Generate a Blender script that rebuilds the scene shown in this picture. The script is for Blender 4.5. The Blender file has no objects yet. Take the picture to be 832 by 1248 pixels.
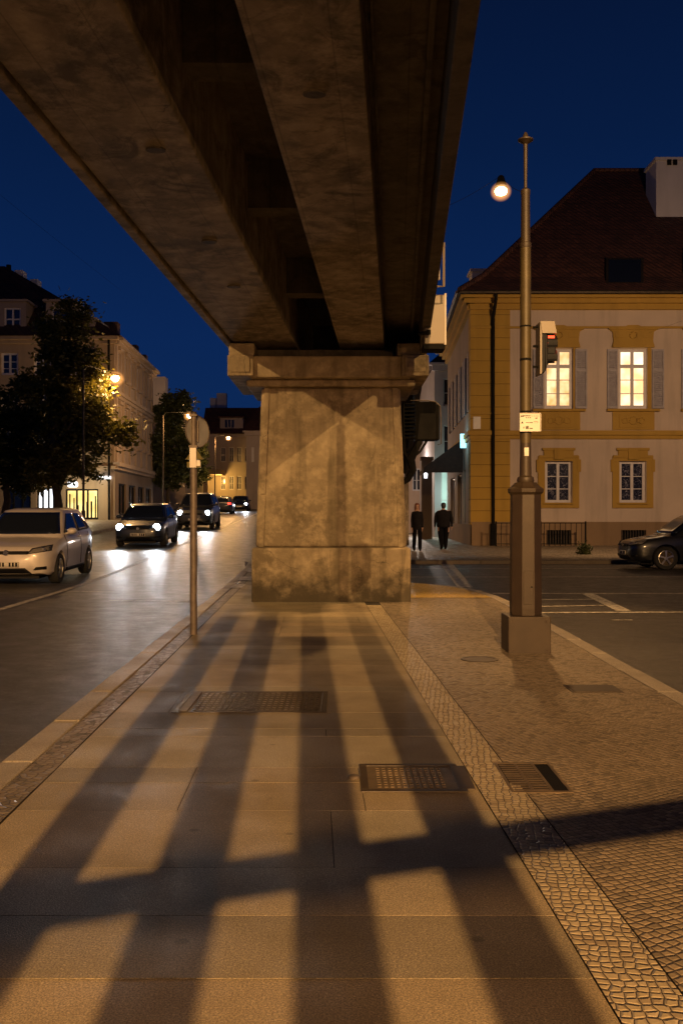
import bpy, bmesh, math, random
from mathutils import Vector, Matrix, noise
from mathutils.bvhtree import BVHTree
R = math.radians
random.seed(7)
scene = bpy.context.scene
COL = scene.collection
F = 1151.0          # focal length in pixels of an 832 x 1248 frame
CAMH = 1.3

# ------------------------------------------------------------------ terrain
def sst(a, b, x):
    t = min(1, max(0, (x-a)/(b-a))); return t*t*(3-2*t)
def tz(x, y):
    s = 1-sst(-2.6, -0.2, x)
    yy = min(y, 130)
    d = yy-20
    rise = 0.0 if d < -3 else (0.028*(d+3)**2/12 if d < 3 else 0.028*d)
    return s*rise
def P(px, py, Y):
    return Vector(((px-416)/F*Y, Y, CAMH-(py-630)/F*Y))
def G(px, py):
    Y = CAMH*F/(py-630); return Vector(((px-416)/F*Y, Y, 0))
def U(u, y):        # street frame: u is constant along the left street
    return u-0.0304*y

# ------------------------------------------------------------------ tagging
OFF = {}
def tag(o, label=None, cat=None, group=None, kind=None):
    if label: o['label'] = label
    if cat: o['category'] = cat
    if group: o['group'] = group
    if kind: o['kind'] = kind
    return o
def empty(name, loc, label, cat, group=None, rz=0):
    o = bpy.data.objects.new(name, None); COL.objects.link(o)
    o.location = loc; o.rotation_euler = (0, 0, rz); o.empty_display_size = .2
    OFF[o.name] = Vector(loc)
    return tag(o, label, cat, group)
def copy_tree(o, parent=None):
    c = o.copy(); COL.objects.link(c); c.parent = parent
    for ch in o.children: copy_tree(ch, c)
    return c

# ------------------------------------------------------------------ mesh builder
class Fr:
    """A facade frame: s runs along it, d is outward, z is up."""
    def __init__(s, x, y, ang, z=0.0):
        s.o = Vector((x, y, z)); s.u = Vector((math.cos(ang), math.sin(ang), 0)); s.n = Vector((math.sin(ang), -math.cos(ang), 0))
    def p(s, a, z, d): return s.o+s.u*a+s.n*d+Vector((0, 0, z))
WORLD = Fr(0, 0, 0)
class MB:
    def __init__(s): s.v = []; s.f = []; s.mi = []; s.cm = 0
    def quad(s, *pts):
        n = len(s.v); s.v += [Vector(p) for p in pts]; s.f.append(tuple(range(n, n+len(pts)))); s.mi.append(s.cm)
    def hexa(s, c):   # 8 corners: bottom 4 ccw, top 4 ccw
        n = len(s.v); s.v += [Vector(p) for p in c]
        for f in ((3,2,1,0),(4,5,6,7),(0,1,5,4),(1,2,6,5),(2,3,7,6),(3,0,4,7)):
            s.f.append(tuple(n+i for i in f)); s.mi.append(s.cm)
    def box(s, x0, x1, y0, y1, z0, z1):
        s.hexa([(x0,y0,z0),(x1,y0,z0),(x1,y1,z0),(x0,y1,z0),(x0,y0,z1),(x1,y0,z1),(x1,y1,z1),(x0,y1,z1)])
    def fbox(s, fr, a0, a1, z0, z1, d0, d1):
        p = fr.p
        s.hexa([p(a0,z0,d1),p(a1,z0,d1),p(a1,z0,d0),p(a0,z0,d0),p(a0,z1,d1),p(a1,z1,d1),p(a1,z1,d0),p(a0,z1,d0)])
    def fquad(s, fr, a0, a1, z0, z1, d):
        s.quad(fr.p(a0,z0,d), fr.p(a1,z0,d), fr.p(a1,z1,d), fr.p(a0,z1,d))
    def fpoly(s, fr, pts, d0, d1):   # prism of a 2-D outline (ccw seen from outside), d1 outward
        n = len(s.v); k = len(pts)
        s.v += [fr.p(a,z,d1) for a, z in pts]+[fr.p(a,z,d0) for a, z in pts]
        s.f.append(tuple(range(n, n+k))); s.f.append(tuple(range(n+2*k-1, n+k-1, -1)))
        s.mi += [s.cm]*2
        for i in range(k):
            j = (i+1) % k; s.f.append((n+i, n+k+i, n+k+j, n+j)); s.mi.append(s.cm)
    def tube(s, pts, r, seg=8, caps=True):
        pts = [Vector(p) for p in pts]; k = len(pts)
        rs = r if isinstance(r, (list, tuple)) else [r]*k
        n = len(s.v); prev = None
        for i, p in enumerate(pts):
            t = (pts[min(i+1,k-1)]-pts[max(i-1,0)]).normalized()
            a = prev if prev is not None else (Vector((1,0,0)) if abs(t.x) < .9 else Vector((0,1,0)))
            b = t.cross(a).normalized(); a = b.cross(t).normalized(); prev = a
            for j in range(seg):
                th = 2*math.pi*j/seg
                s.v.append(p+(a*math.cos(th)+b*math.sin(th))*rs[i])
        for i in range(k-1):
            for j in range(seg):
                q = (j+1) % seg
                s.f.append((n+i*seg+j, n+i*seg+q, n+(i+1)*seg+q, n+(i+1)*seg+j)); s.mi.append(s.cm)
        if caps:
            s.f.append(tuple(n+j for j in range(seg-1, -1, -1))); s.f.append(tuple(n+(k-1)*seg+j for j in range(seg))); s.mi += [s.cm]*2
    def lathe(s, x, y, prof, seg=16, rot=0.0, sx=1, sy=1):  # prof: list of (r, z)
        n = len(s.v); k = len(prof)
        for r, z in prof:
            for j in range(seg):
                th = 2*math.pi*j/seg+rot
                s.v.append(Vector((x+r*math.cos(th)*sx, y+r*math.sin(th)*sy, z)))
        for i in range(k-1):
            for j in range(seg):
                q = (j+1) % seg
                s.f.append((n+i*seg+j, n+i*seg+q, n+(i+1)*seg+q, n+(i+1)*seg+j)); s.mi.append(s.cm)
        s.f.append(tuple(n+j for j in range(seg-1, -1, -1))); s.f.append(tuple(n+(k-1)*seg+j for j in range(seg))); s.mi += [s.cm]*2
    def build(s, name, mats, parent=None, loc=None, smooth=False, bevel=0, seg=2):
        me = bpy.data.meshes.new(name)
        off = OFF.get(parent.name, Vector()) if parent else (Vector(loc) if loc else Vector())
        me.from_pydata([tuple(v-off) for v in s.v], [], s.f)
        if not isinstance(mats, (list, tuple)): mats = [mats]
        for m in mats: me.materials.append(m)
        for p, i in zip(me.polygons, s.mi): p.material_index = i; p.use_smooth = bool(smooth)
        me.validate(); me.update()
        o = bpy.data.objects.new(name, me); COL.objects.link(o)
        if parent: o.parent = parent
        elif loc: o.location = loc
        OFF[o.name] = off
        if bevel:
            m = o.modifiers.new('Bevel', 'BEVEL'); m.width = bevel; m.segments = seg; m.limit_method = 'ANGLE'; m.angle_limit = R(40)
            try: m.harden_normals = False
            except Exception: pass
        if smooth and smooth != 2:
            try:
                me.set_sharp_from_angle(angle=R(38))
            except Exception: pass
        return o

# ------------------------------------------------------------------ materials
def newmat(name):
    m = bpy.data.materials.new(name); m.use_nodes = True
    nt = m.node_tree; b = nt.nodes['Principled BSDF']; return m, nt, b
def N(nt, t, **kw):
    n = nt.nodes.new(t)
    for k, v in kw.items():
        if k in n.inputs: n.inputs[k].default_value = v
        else: setattr(n, k, v)
    return n
def coords(nt, scale=(1,1,1), rot=(0,0,0), kind='Object'):
    tc = N(nt, 'ShaderNodeTexCoord'); mp = N(nt, 'ShaderNodeMapping')
    mp.inputs['Scale'].default_value = scale; mp.inputs['Rotation'].default_value = rot
    nt.links.new(tc.outputs[kind], mp.inputs[0]); return mp.outputs[0]
def mixc(nt, fac, a, b, mode='MIX'):
    m = nt.nodes.new('ShaderNodeMix'); m.data_type = 'RGBA'; m.blend_type = mode
    for sock, val in ((m.inputs[0], fac), (m.inputs[6], a), (m.inputs[7], b)):
        if hasattr(val, 'is_output'): nt.links.new(val, sock)
        elif isinstance(val, (int, float)): sock.default_value = val
        else: sock.default_value = (*val, 1)
    return m.outputs[2]
def ramp(nt, val, a, b, ca=(0,0,0), cb=(1,1,1)):
    r = nt.nodes.new('ShaderNodeValToRGB'); r.color_ramp.elements[0].position = a; r.color_ramp.elements[1].position = b
    r.color_ramp.elements[0].color = (*ca, 1); r.color_ramp.elements[1].color = (*cb, 1)
    nt.links.new(val, r.inputs[0]); return r.outputs[0]
def noise_t(nt, vec, scale, detail=4, rough=.55, dist=0):
    n = N(nt, 'ShaderNodeTexNoise', Scale=scale, Detail=detail, Roughness=rough, Distortion=dist)
    nt.links.new(vec, n.inputs['Vector']); return n.outputs['Fac']
def mathn(nt, op, a, b=0.0):
    m = N(nt, 'ShaderNodeMath'); m.operation = op
    for s_, v in ((m.inputs[0], a), (m.inputs[1], b)):
        if hasattr(v, 'is_output'): nt.links.new(v, s_)
        else: s_.default_value = v
    return m.outputs[0]
def bump(nt, b, h, strength, dist):
    n = N(nt, 'ShaderNodeBump', Strength=strength, Distance=dist)
    nt.links.new(h, n.inputs['Height'])
    if b.inputs['Normal'].links: nt.links.new(b.inputs['Normal'].links[0].from_socket, n.inputs['Normal'])
    nt.links.new(n.outputs[0], b.inputs['Normal'])
def simple(name, col, rough=.6, metal=0, var=.25, scale=6, bmp=.15, bscale=40, bdist=.01, spec=.5, coat=0):
    m, nt, b = newmat(name)
    v = coords(nt); n = noise_t(nt, v, scale)
    dark = tuple(c*(1-var) for c in col); lite = tuple(min(1, c*(1+var)) for c in col)
    nt.links.new(mixc(nt, ramp(nt, n, .3, .7), dark, lite), b.inputs['Base Color'])
    b.inputs['Roughness'].default_value = rough; b.inputs['Metallic'].default_value = metal
    b.inputs['Specular IOR Level'].default_value = spec; b.inputs['Coat Weight'].default_value = coat
    b.inputs['Coat Roughness'].default_value = .05
    if bmp: bump(nt, b, noise_t(nt, v, bscale, 3), bmp, bdist)
    return m
def emis(name, col, s, var=None, scale=3.0):
    m, nt, b = newmat(name)
    b.inputs['Base Color'].default_value = (*[c*.5 for c in col], 1)
    b.inputs['Emission Strength'].default_value = s
    if var:
        n = noise_t(nt, coords(nt), scale, 2)
        nt.links.new(mixc(nt, ramp(nt, n, .38, .62), var, col), b.inputs['Emission Color'])
    else: b.inputs['Emission Color'].default_value = (*col, 1)
    return m
M = {}
def concrete(name, a, c, streak=.6, board=True, base_dirt=False, seam=1.6, blotch=.75):
    m, nt, b = newmat(name)
    v = coords(nt)
    n1 = noise_t(nt, v, .9, 8, .62, .6); n2 = noise_t(nt, v, 5, 8, .7); n3 = noise_t(nt, coords(nt, (3.0, 3.0, .22)), 1.6, 5, .6)
    mix1 = mixc(nt, ramp(nt, n1, .36, .66), c, a)
    mix2 = mixc(nt, mathn(nt, 'MULTIPLY', ramp(nt, n2, .46, .66), .7), mix1, tuple(x*1.3 for x in a))
    n5 = noise_t(nt, coords(nt, (1, 1, 1)), 2.2, 10, .75, 1.2)
    mix2 = mixc(nt, mathn(nt, 'MULTIPLY', ramp(nt, n5, .52, .64), blotch), mix2, tuple(x*.6 for x in c))
    mix3 = mixc(nt, mathn(nt, 'MULTIPLY', ramp(nt, n3, .50, .68), streak), mix2, tuple(x*.55 for x in c))
    spots = N(nt, 'ShaderNodeTexVoronoi', Scale=38.0); nt.links.new(v, spots.inputs['Vector'])
    pits = ramp(nt, spots.outputs['Distance'], .05, .14)
    pitsel = ramp(nt, noise_t(nt, v, 3.1, 2), .5, .62)
    pit = mathn(nt, 'MAXIMUM', pits, mathn(nt, 'SUBTRACT', 1.0, pitsel))
    mix4 = mixc(nt, mathn(nt, 'MULTIPLY', mathn(nt, 'SUBTRACT', 1.0, pit), .6), mix3, (.03,.022,.015))
    # hairline cracks
    cr = N(nt, 'ShaderNodeTexVoronoi', Scale=1.3); cr.feature = 'DISTANCE_TO_EDGE'
    wv = N(nt, 'ShaderNodeVectorMath'); wv.operation = 'ADD'
    nn = N(nt, 'ShaderNodeTexNoise', Scale=3.0, Detail=6); nt.links.new(v, nn.inputs['Vector'])
    sc = N(nt, 'ShaderNodeVectorMath'); sc.operation = 'SCALE'; sc.inputs['Scale'].default_value = .35
    nt.links.new(nn.outputs['Color'], sc.inputs[0]); nt.links.new(v, wv.inputs[0]); nt.links.new(sc.outputs[0], wv.inputs[1]); nt.links.new(wv.outputs[0], cr.inputs['Vector'])
    crk = mathn(nt, 'MULTIPLY', ramp(nt, cr.outputs['Distance'], .0, .006, (1,1,1), (0,0,0)), ramp(nt, noise_t(nt, v, 1.1, 2), .52, .6))
    out = mixc(nt, mathn(nt, 'MULTIPLY', crk, .7), mix4, (.03,.022,.015))
    if base_dirt:
        tc = N(nt, 'ShaderNodeTexCoord'); sp = N(nt, 'ShaderNodeSeparateXYZ'); nt.links.new(tc.outputs['Object'], sp.inputs[0])
        hz = mathn(nt, 'ADD', sp.outputs[2], mathn(nt, 'MULTIPLY', mathn(nt, 'SUBTRACT', noise_t(nt, v, 3.5, 8, .7), .5), 1.3))
        dm = ramp(nt, hz, .12, .55, (1,1,1), (0,0,0))
        out = mixc(nt, mathn(nt, 'MULTIPLY', dm, .88), out, (.045,.035,.02))
        hz2 = mathn(nt, 'ADD', sp.outputs[2], mathn(nt, 'MULTIPLY', mathn(nt, 'SUBTRACT', noise_t(nt, v, 2.3, 8, .7), .5), 1.1))
        band = mathn(nt, 'MULTIPLY', ramp(nt, hz2, 1.25, 1.5), ramp(nt, hz2, 1.65, 2.0, (1,1,1), (0,0,0)))
        out = mixc(nt, mathn(nt, 'MULTIPLY', band, .75), out, (.06,.045,.025))
    nt.links.new(out, b.inputs['Base Color'])
    b.inputs['Roughness'].default_value = .85
    h = mathn(nt, 'ADD', mathn(nt, 'MULTIPLY', n2, .6), mathn(nt, 'MULTIPLY', pit, .5))
    bump(nt, b, h, .5, .02)
    if board:
        w = N(nt, 'ShaderNodeTexBrick', Scale=1.0); w.inputs['Mortar Size'].default_value = .006; w.inputs['Brick Width'].default_value = seam*2; w.inputs['Row Height'].default_value = .47
        w.inputs['Color1'].default_value = (.9,.9,.9,1); w.inputs['Color2'].default_value = (1,1,1,1); w.inputs['Mortar'].default_value = (.6,.6,.6,1)
        nt.links.new(coords(nt, (1,1,1), (0,0,R(90+3.4))), w.inputs['Vector'])
        bump(nt, b, w.outputs['Color'], .5, .012)
        c_ = b.inputs['Base Color'].links[0].from_socket
        nt.links.new(mixc(nt, .7, c_, w.outputs['Color'], 'MULTIPLY'), b.inputs['Base Color'])
    return m
def cobble(name, size, rot, cols, joint=(.03,.022,.014), rnd=.5, arc=0.0, squash=1.0):
    m, nt, b = newmat(name)
    v = coords(nt, (1/size, squash/size, 0), (0, 0, rot))
    wn = N(nt, 'ShaderNodeTexNoise', Scale=.035 if arc else .25, Detail=1.0); nt.links.new(v, wn.inputs['Vector'])
    sc = N(nt, 'ShaderNodeVectorMath'); sc.operation = 'SCALE'; sc.inputs['Scale'].default_value = 1.0+arc; nt.links.new(wn.outputs['Color'], sc.inputs[0])
    ad = N(nt, 'ShaderNodeVectorMath'); ad.operation = 'ADD'; nt.links.new(v, ad.inputs[0]); nt.links.new(sc.outputs[0], ad.inputs[1])
    e = N(nt, 'ShaderNodeTexVoronoi', Scale=1.0, Randomness=rnd); e.feature = 'DISTANCE_TO_EDGE'; e.voronoi_dimensions = '2D'
    c = N(nt, 'ShaderNodeTexVoronoi', Scale=1.0, Randomness=rnd); c.voronoi_dimensions = '2D'
    for q in (e, c): nt.links.new(ad.outputs[0], q.inputs['Vector'])
    sp = N(nt, 'ShaderNodeSeparateColor'); nt.links.new(c.outputs['Color'], sp.inputs[0])
    col = mixc(nt, sp.outputs[0], cols[0], cols[1])
    col = mixc(nt, ramp(nt, sp.outputs[1], .75, .95), col, cols[2])
    vv = coords(nt)
    fine = noise_t(nt, vv, 120, 3)
    col = mixc(nt, mathn(nt, 'MULTIPLY', ramp(nt, fine, .4, .7), .4), col, tuple(x*.6 for x in cols[0]))
    big = noise_t(nt, vv, .8, 5)
    col = mixc(nt, mathn(nt, 'MULTIPLY', ramp(nt, big, .4, .7), .45), col, tuple(x*.45 for x in cols[0]))
    jm = ramp(nt, e.outputs['Distance'], .015, .08)
    nt.links.new(mixc(nt, jm, joint, col), b.inputs['Base Color'])
    prof = ramp(nt, e.outputs['Distance'], .02, .22)
    h = mathn(nt, 'ADD', prof, mathn(nt, 'MULTIPLY', fine, .15))
    h = mathn(nt, 'ADD', h, mathn(nt, 'MULTIPLY', sp.outputs[2], .35))
    bump(nt, b, h, .6, .008)
    nt.links.new(ramp(nt, sp.outputs[1], 0, 1, (.42,)*3, (.7,)*3), b.inputs['Roughness'])
    return m
def granite(name, col, attr=True, rough=.5):
    m, nt, b = newmat(name)
    v = coords(nt); fine = noise_t(nt, v, 170, 2, .8); mid = noise_t(nt, v, 1.6, 6, .6)
    c = mixc(nt, ramp(nt, fine, .38, .64), tuple(x*.45 for x in col), tuple(min(1,x*1.5) for x in col))
    sp = N(nt, 'ShaderNodeTexVoronoi', Scale=75.0); nt.links.new(v, sp.inputs['Vector'])
    c = mixc(nt, mathn(nt, 'MULTIPLY', ramp(nt, sp.outputs['Distance'], .12, .3, (1,1,1), (0,0,0)), .5), c, tuple(min(1,x*2.1) for x in col))
    c = mixc(nt, mathn(nt, 'MULTIPLY', ramp(nt, mid, .42, .7), .5), c, tuple(x*.5 for x in col))
    st = ramp(nt, noise_t(nt, v, 7, 4, .7), .66, .74)
    c = mixc(nt, mathn(nt, 'MULTIPLY', st, .5), c, tuple(x*.25 for x in col))
    gm = N(nt, 'ShaderNodeTexVoronoi', Scale=3.2); nt.links.new(v, gm.inputs['Vector'])
    c = mixc(nt, mathn(nt, 'MULTIPLY', ramp(nt, gm.outputs['Distance'], .055, .075, (1,1,1), (0,0,0)), .55), c, tuple(x*.3 for x in col))
    if attr:
        a = N(nt, 'ShaderNodeAttribute'); a.attribute_name = 'tone'
        c = mixc(nt, 1.0, c, a.outputs['Color'], 'MULTIPLY')
    nt.links.new(c, b.inputs['Base Color'])
    nt.links.new(ramp(nt, mid, .3, .75, (rough-.02,)*3, (rough+.25,)*3), b.inputs['Roughness'])
    bump(nt, b, fine, .6, .006)
    return m
def asphalt(name):
    m, nt, b = newmat(name)
    v = coords(nt); fine = noise_t(nt, v, 75, 4, .85); mid = noise_t(nt, v, .5, 6, .6); lane = noise_t(nt, coords(nt, (1.2, .25, 1)), 1.0, 6)
    c = mixc(nt, ramp(nt, fine, .36, .68), (.022,.02,.018), (.13,.12,.105))
    vo = N(nt, 'ShaderNodeTexVoronoi', Scale=45.0); nt.links.new(v, vo.inputs['Vector'])
    c = mixc(nt, mathn(nt, 'MULTIPLY', ramp(nt, vo.outputs['Distance'], .12, .3, (1,1,1), (0,0,0)), .6), c, (.22,.20,.17))
    c = mixc(nt, mathn(nt, 'MULTIPLY', ramp(nt, noise_t(nt, v, 20, 6, .85), .42, .6), .3), c, (.02,.018,.016))
    c = mixc(nt, mathn(nt, 'MULTIPLY', ramp(nt, mid, .4, .7), .5), c, (.03,.028,.026))
    c = mixc(nt, mathn(nt, 'MULTIPLY', ramp(nt, lane, .5, .7), .45), c, (.025,.024,.022))
    cr = N(nt, 'ShaderNodeTexVoronoi', Scale=.33); cr.feature = 'DISTANCE_TO_EDGE'
    nn = N(nt, 'ShaderNodeTexNoise', Scale=1.5, Detail=6); nt.links.new(v, nn.inputs['Vector'])
    ad = N(nt, 'ShaderNodeVectorMath'); ad.operation = 'ADD'; nt.links.new(v, ad.inputs[0]); nt.links.new(nn.outputs['Color'], ad.inputs[1]); nt.links.new(ad.outputs[0], cr.inputs['Vector'])
    ck = ramp(nt, cr.outputs['Distance'], 0, .005, (1,1,1), (0,0,0))
    c = mixc(nt, mathn(nt, 'MULTIPLY', ck, .6), c, (.012,.011,.01))
    nt.links.new(c, b.inputs['Base Color'])
    nt.links.new(ramp(nt, noise_t(nt, v, 3, 8, .8), .35, .65, (.36,)*3, (.58,)*3), b.inputs['Roughness'])
    bump(nt, b, fine, .7, .006)
    return m
def plaster(name, col, dirt=.3, block=None):
    m, nt, b = newmat(name)
    v = coords(nt); n1 = noise_t(nt, v, .35, 6, .6); n2 = noise_t(nt, coords(nt, (2.2, 2.2, .25)), 1.0, 5)
    c = mixc(nt, ramp(nt, n1, .35, .7), tuple(x*.82 for x in col), col)
    c = mixc(nt, mathn(nt, 'MULTIPLY', ramp(nt, n2, .5, .72), dirt), c, tuple(x*.5 for x in col))
    if block:
        sp = N(nt, 'ShaderNodeSeparateXYZ'); nt.links.new(v, sp.inputs[0])
        fr = mathn(nt, 'FRACT', mathn(nt, 'DIVIDE', sp.outputs[2], block))
        g = ramp(nt, fr, .0, .07); 
        c = mixc(nt, g, tuple(x*.35 for x in col), c); bump(nt, b, g, .6, .03)
    nt.links.new(c, b.inputs['Base Color']); b.inputs['Roughness'].default_value = .9
    bump(nt, b, noise_t(nt, v, 14, 4), .25, .01)
    return m
def tiles(name, col, sx=3.6, sz=3.2):
    m, nt, b = newmat(name)
    v = coords(nt, (sx, sx, sz))
    sp = N(nt, 'ShaderNodeSeparateXYZ'); nt.links.new(v, sp.inputs[0])
    row = mathn(nt, 'FRACT', sp.outputs[2])
    colm = mathn(nt, 'ABSOLUTE', mathn(nt, 'SINE', mathn(nt, 'MULTIPLY', mathn(nt, 'ADD', sp.outputs[0], sp.outputs[1]), 3.1416)))
    vo = N(nt, 'ShaderNodeTexVoronoi', Scale=1.0); nt.links.new(v, vo.inputs['Vector'])
    s2 = N(nt, 'ShaderNodeSeparateColor'); nt.links.new(vo.outputs['Color'], s2.inputs[0])
    c = mixc(nt, s2.outputs[0], tuple(x*.6 for x in col), tuple(x*1.3 for x in col))
    c = mixc(nt, mathn(nt, 'MULTIPLY', ramp(nt, noise_t(nt, coords(nt), .5, 5), .4, .7), .5), c, tuple(x*.4 for x in col))
    g = mathn(nt, 'MULTIPLY', ramp(nt, row, 0, .15), ramp(nt, colm, .0, .35))
    c = mixc(nt, g, tuple(x*.25 for x in col), c)
    nt.links.new(c, b.inputs['Base Color']); b.inputs['Roughness'].default_value = .75
    bump(nt, b, mathn(nt, 'ADD', row, colm), .8, .04)
    return m
def leafmat(name, a, c):
    m, nt, b = newmat(name)
    n = noise_t(nt, coords(nt), .9, 3)
    g = N(nt, 'ShaderNodeNewGeometry')
    base = mixc(nt, g.outputs['Random Per Island'], a, c)
    base = mixc(nt, ramp(nt, n, .4, .65), base, tuple(x*1.3 for x in c))
    nt.links.new(base, b.inputs['Base Color']); b.inputs['Roughness'].default_value = .55
    tr = N(nt, 'ShaderNodeBsdfTranslucent'); nt.links.new(base, tr.inputs[0])
    mx = N(nt, 'ShaderNodeMixShader'); mx.inputs[0].default_value = .35
    nt.links.new(b.outputs[0], mx.inputs[1]); nt.links.new(tr.outputs[0], mx.inputs[2])
    nt.links.new(mx.outputs[0], nt.nodes['Material Output'].inputs[0])
    return m
def carpaint(name, col, metal=.2):
    m, nt, b = newmat(name)
    b.inputs['Base Color'].default_value = (*col, 1); b.inputs['Metallic'].default_value = metal
    b.inputs['Roughness'].default_value = .38; b.inputs['Coat Weight'].default_value = .8; b.inputs['Coat Roughness'].default_value = .06
    v = coords(nt)
    nt.links.new(mixc(nt, mathn(nt, 'MULTIPLY', ramp(nt, noise_t(nt, v, 3, 5), .45, .75), .35), col, tuple(x*.55+.01 for x in col)), b.inputs['Base Color'])
    return m
def glassy(name, col=(.01,.013,.02), rough=.06):
    m, nt, b = newmat(name)
    b.inputs['Base Color'].default_value = (*col, 1); b.inputs['Roughness'].default_value = rough; b.inputs['Specular IOR Level'].default_value = .8
    return m

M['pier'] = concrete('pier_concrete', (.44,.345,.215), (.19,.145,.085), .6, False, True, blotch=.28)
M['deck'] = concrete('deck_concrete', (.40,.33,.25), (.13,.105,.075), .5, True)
M['deck_shaded'] = concrete('deck_shaded_concrete', (.12,.098,.072), (.055,.045,.034), .4, True)  # darker deck copy: shade of recess and right edge put into colour
M['slab'] = granite('paving_slab', (.32,.262,.165))
M['kerb'] = granite('kerb_stone', (.36,.31,.235), True, .45)
M['joint'] = simple('joint_sand', (.022,.017,.011), .95, bmp=.2)
M['cob_strip'] = cobble('cobble_strip', .034, R(7), ((.44,.36,.22),(.52,.43,.28),(.33,.26,.17)), rnd=.42)
M['cob_right'] = cobble('cobble_right', .038, R(-24), ((.27,.215,.14),(.38,.30,.20),(.18,.145,.10)), rnd=.38, arc=5.0, squash=1.15)
M['cob_edge'] = cobble('cobble_edge', .042, R(10), ((.19,.15,.10),(.26,.21,.15),(.12,.10,.075)), rnd=.8)
M['cob_far'] = cobble('cobble_far', .12, R(15), ((.25,.20,.14),(.33,.27,.2),(.17,.14,.1)), rnd=.5)
M['asphalt'] = asphalt('asphalt')
M['ground'] = simple('ground_soil', (.07,.065,.055), .95)
def paintm():
    m, nt, b = newmat('road_paint')
    v = coords(nt)
    w = ramp(nt, noise_t(nt, v, 9, 6, .75), .40, .56)
    nt.links.new(mixc(nt, w, (.16,.14,.12), (.62,.58,.50)), b.inputs['Base Color']); b.inputs['Roughness'].default_value = .6
    bump(nt, b, noise_t(nt, v, 120, 2), .3, .004)
    return m
M['paint'] = paintm()
M['iron'] = simple('cast_iron', (.06,.045,.032), .5, .6, .4, 9, .3, 60)
M['black'] = simple('black_metal', (.008,.0075,.007), .8, 0, .3, spec=.15)
M['post'] = simple('post_paint', (.048,.033,.019), .5, .1, .18, 5, .2, 30, .004)
M['pole'] = simple('pole_paint', (.075,.054,.02), .5, .1, .2, 8, .2, 30, .004)
M['polegrey'] = simple('galvanised', (.13,.105,.082), .55, .2, .3, 12, .2, 50, .003)
M['signback'] = simple('sign_back', (.33,.32,.27), .45, .4, .2, 5)
M['white'] = simple('white_metal', (.62,.56,.47), .5, 0, .12, 5, .05)
M['cream'] = simple('cream_panel', (.25,.20,.14), .45, 0, .1, 2, .05)
M['signwhite'] = simple('sign_white', (.75,.70,.60), .5, 0, .08, 6, .05)
M['ink'] = simple('sign_ink', (.008,.008,.008), .95, spec=.05)
M['yellow_sign'] = simple('yellow_reflector', (.55,.42,.05), .4)
M['lamp_warm'] = emis('lamp_glow', (1,.66,.30), 26)
M['lamp_far'] = emis('far_lamp_glow', (1,.62,.25), 42)
M['lamp_small'] = emis('small_lamp_glow', (1,.60,.22), 25)
M['head'] = emis('headlight_glow', (.80,.92,1), 28)
M['tail'] = emis('tail_glow', (1,.03,.02), 6)
def halo():  # emissive shell that paints a lamp's halo, fading out at its edge
    m, nt, b = newmat('lamp_halo'); nt.nodes.remove(b)
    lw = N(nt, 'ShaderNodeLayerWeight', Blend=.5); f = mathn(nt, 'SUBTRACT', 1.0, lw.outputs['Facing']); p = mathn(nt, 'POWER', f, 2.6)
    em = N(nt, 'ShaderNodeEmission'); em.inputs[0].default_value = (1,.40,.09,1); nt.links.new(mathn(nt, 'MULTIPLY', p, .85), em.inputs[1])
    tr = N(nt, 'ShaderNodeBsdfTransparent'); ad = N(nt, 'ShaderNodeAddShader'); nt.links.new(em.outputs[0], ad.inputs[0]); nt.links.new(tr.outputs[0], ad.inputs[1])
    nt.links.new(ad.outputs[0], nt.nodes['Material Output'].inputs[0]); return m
M['halo'] = halo()
M['redlens'] = emis('red_lens', (1,.05,.015), 2.2)
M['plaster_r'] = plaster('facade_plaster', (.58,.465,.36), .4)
M['ochre'] = plaster('ochre_plaster', (.45,.275,.05), .35)
M['ochre_block'] = plaster('ochre_blocks', (.45,.275,.045), .3, .52)
M['plinth'] = plaster('plinth_plaster', (.27,.18,.10), .5)
M['plaster_l'] = plaster('left_plaster', (.36,.27,.18), .35)
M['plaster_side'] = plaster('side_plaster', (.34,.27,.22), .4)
M['plaster_f'] = plaster('far_plaster', (.46,.38,.32), .3)
M['plaster_w'] = plaster('white_plaster', (.50,.47,.50), .3)
M['plaster_o'] = plaster('peach_plaster', (.62,.45,.33), .3)
M['shopdark'] = plaster('shopfront_stone', (.17,.13,.10), .4)
M['roof'] = tiles('roof_tiles', (.075,.026,.016))
M['roofl'] = tiles('roof_tiles_dark', (.055,.022,.018), 2, 2)
M['winframe'] = simple('window_frame', (.60,.56,.55), .5, 0, .08)
M['shutter'] = simple('shutter_paint', (.33,.30,.31), .6, 0, .15)
M['lit'] = emis('lit_pane', (1,.76,.42), 1.25, (.80,.36,.10), 1.5)
M['litw'] = emis('bright_pane', (1,.88,.62), 1.5, (.95,.55,.24), 1.2)
M['shop_y'] = emis('shop_pane_yellow', (1,.80,.32), 1.1, (.75,.48,.14), 1.3)
M['shop_w'] = emis('shop_pane_white', (.93,.95,1), 1.7)
M['shop_c'] = emis('shop_pane_pale', (.62,.86,.76), .55, (.45,.66,.6), .8)
M['sign_c'] = emis('cyan_sign', (.35,.85,1), 2.0)
M['pane'] = glassy('dark_pane', (.012,.016,.03), .12)
def curtain_reflection():  # pale patches paint greyish reflections and curtains into the pane colour
    m, nt, b = newmat('curtain_reflection_pane')
    v = coords(nt); n = noise_t(nt, v, 6, 7, .8, 1.5)
    nt.links.new(mixc(nt, ramp(nt, n, .53, .66), (.015,.015,.02), (.42,.40,.44)), b.inputs['Base Color']); b.inputs['Roughness'].default_value = .15
    return m
M['curtain_reflection'] = curtain_reflection()
M['glass'] = glassy('car_glass')
M['tyre'] = simple('tyre_rubber', (.015,.015,.015), .85)
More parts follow.
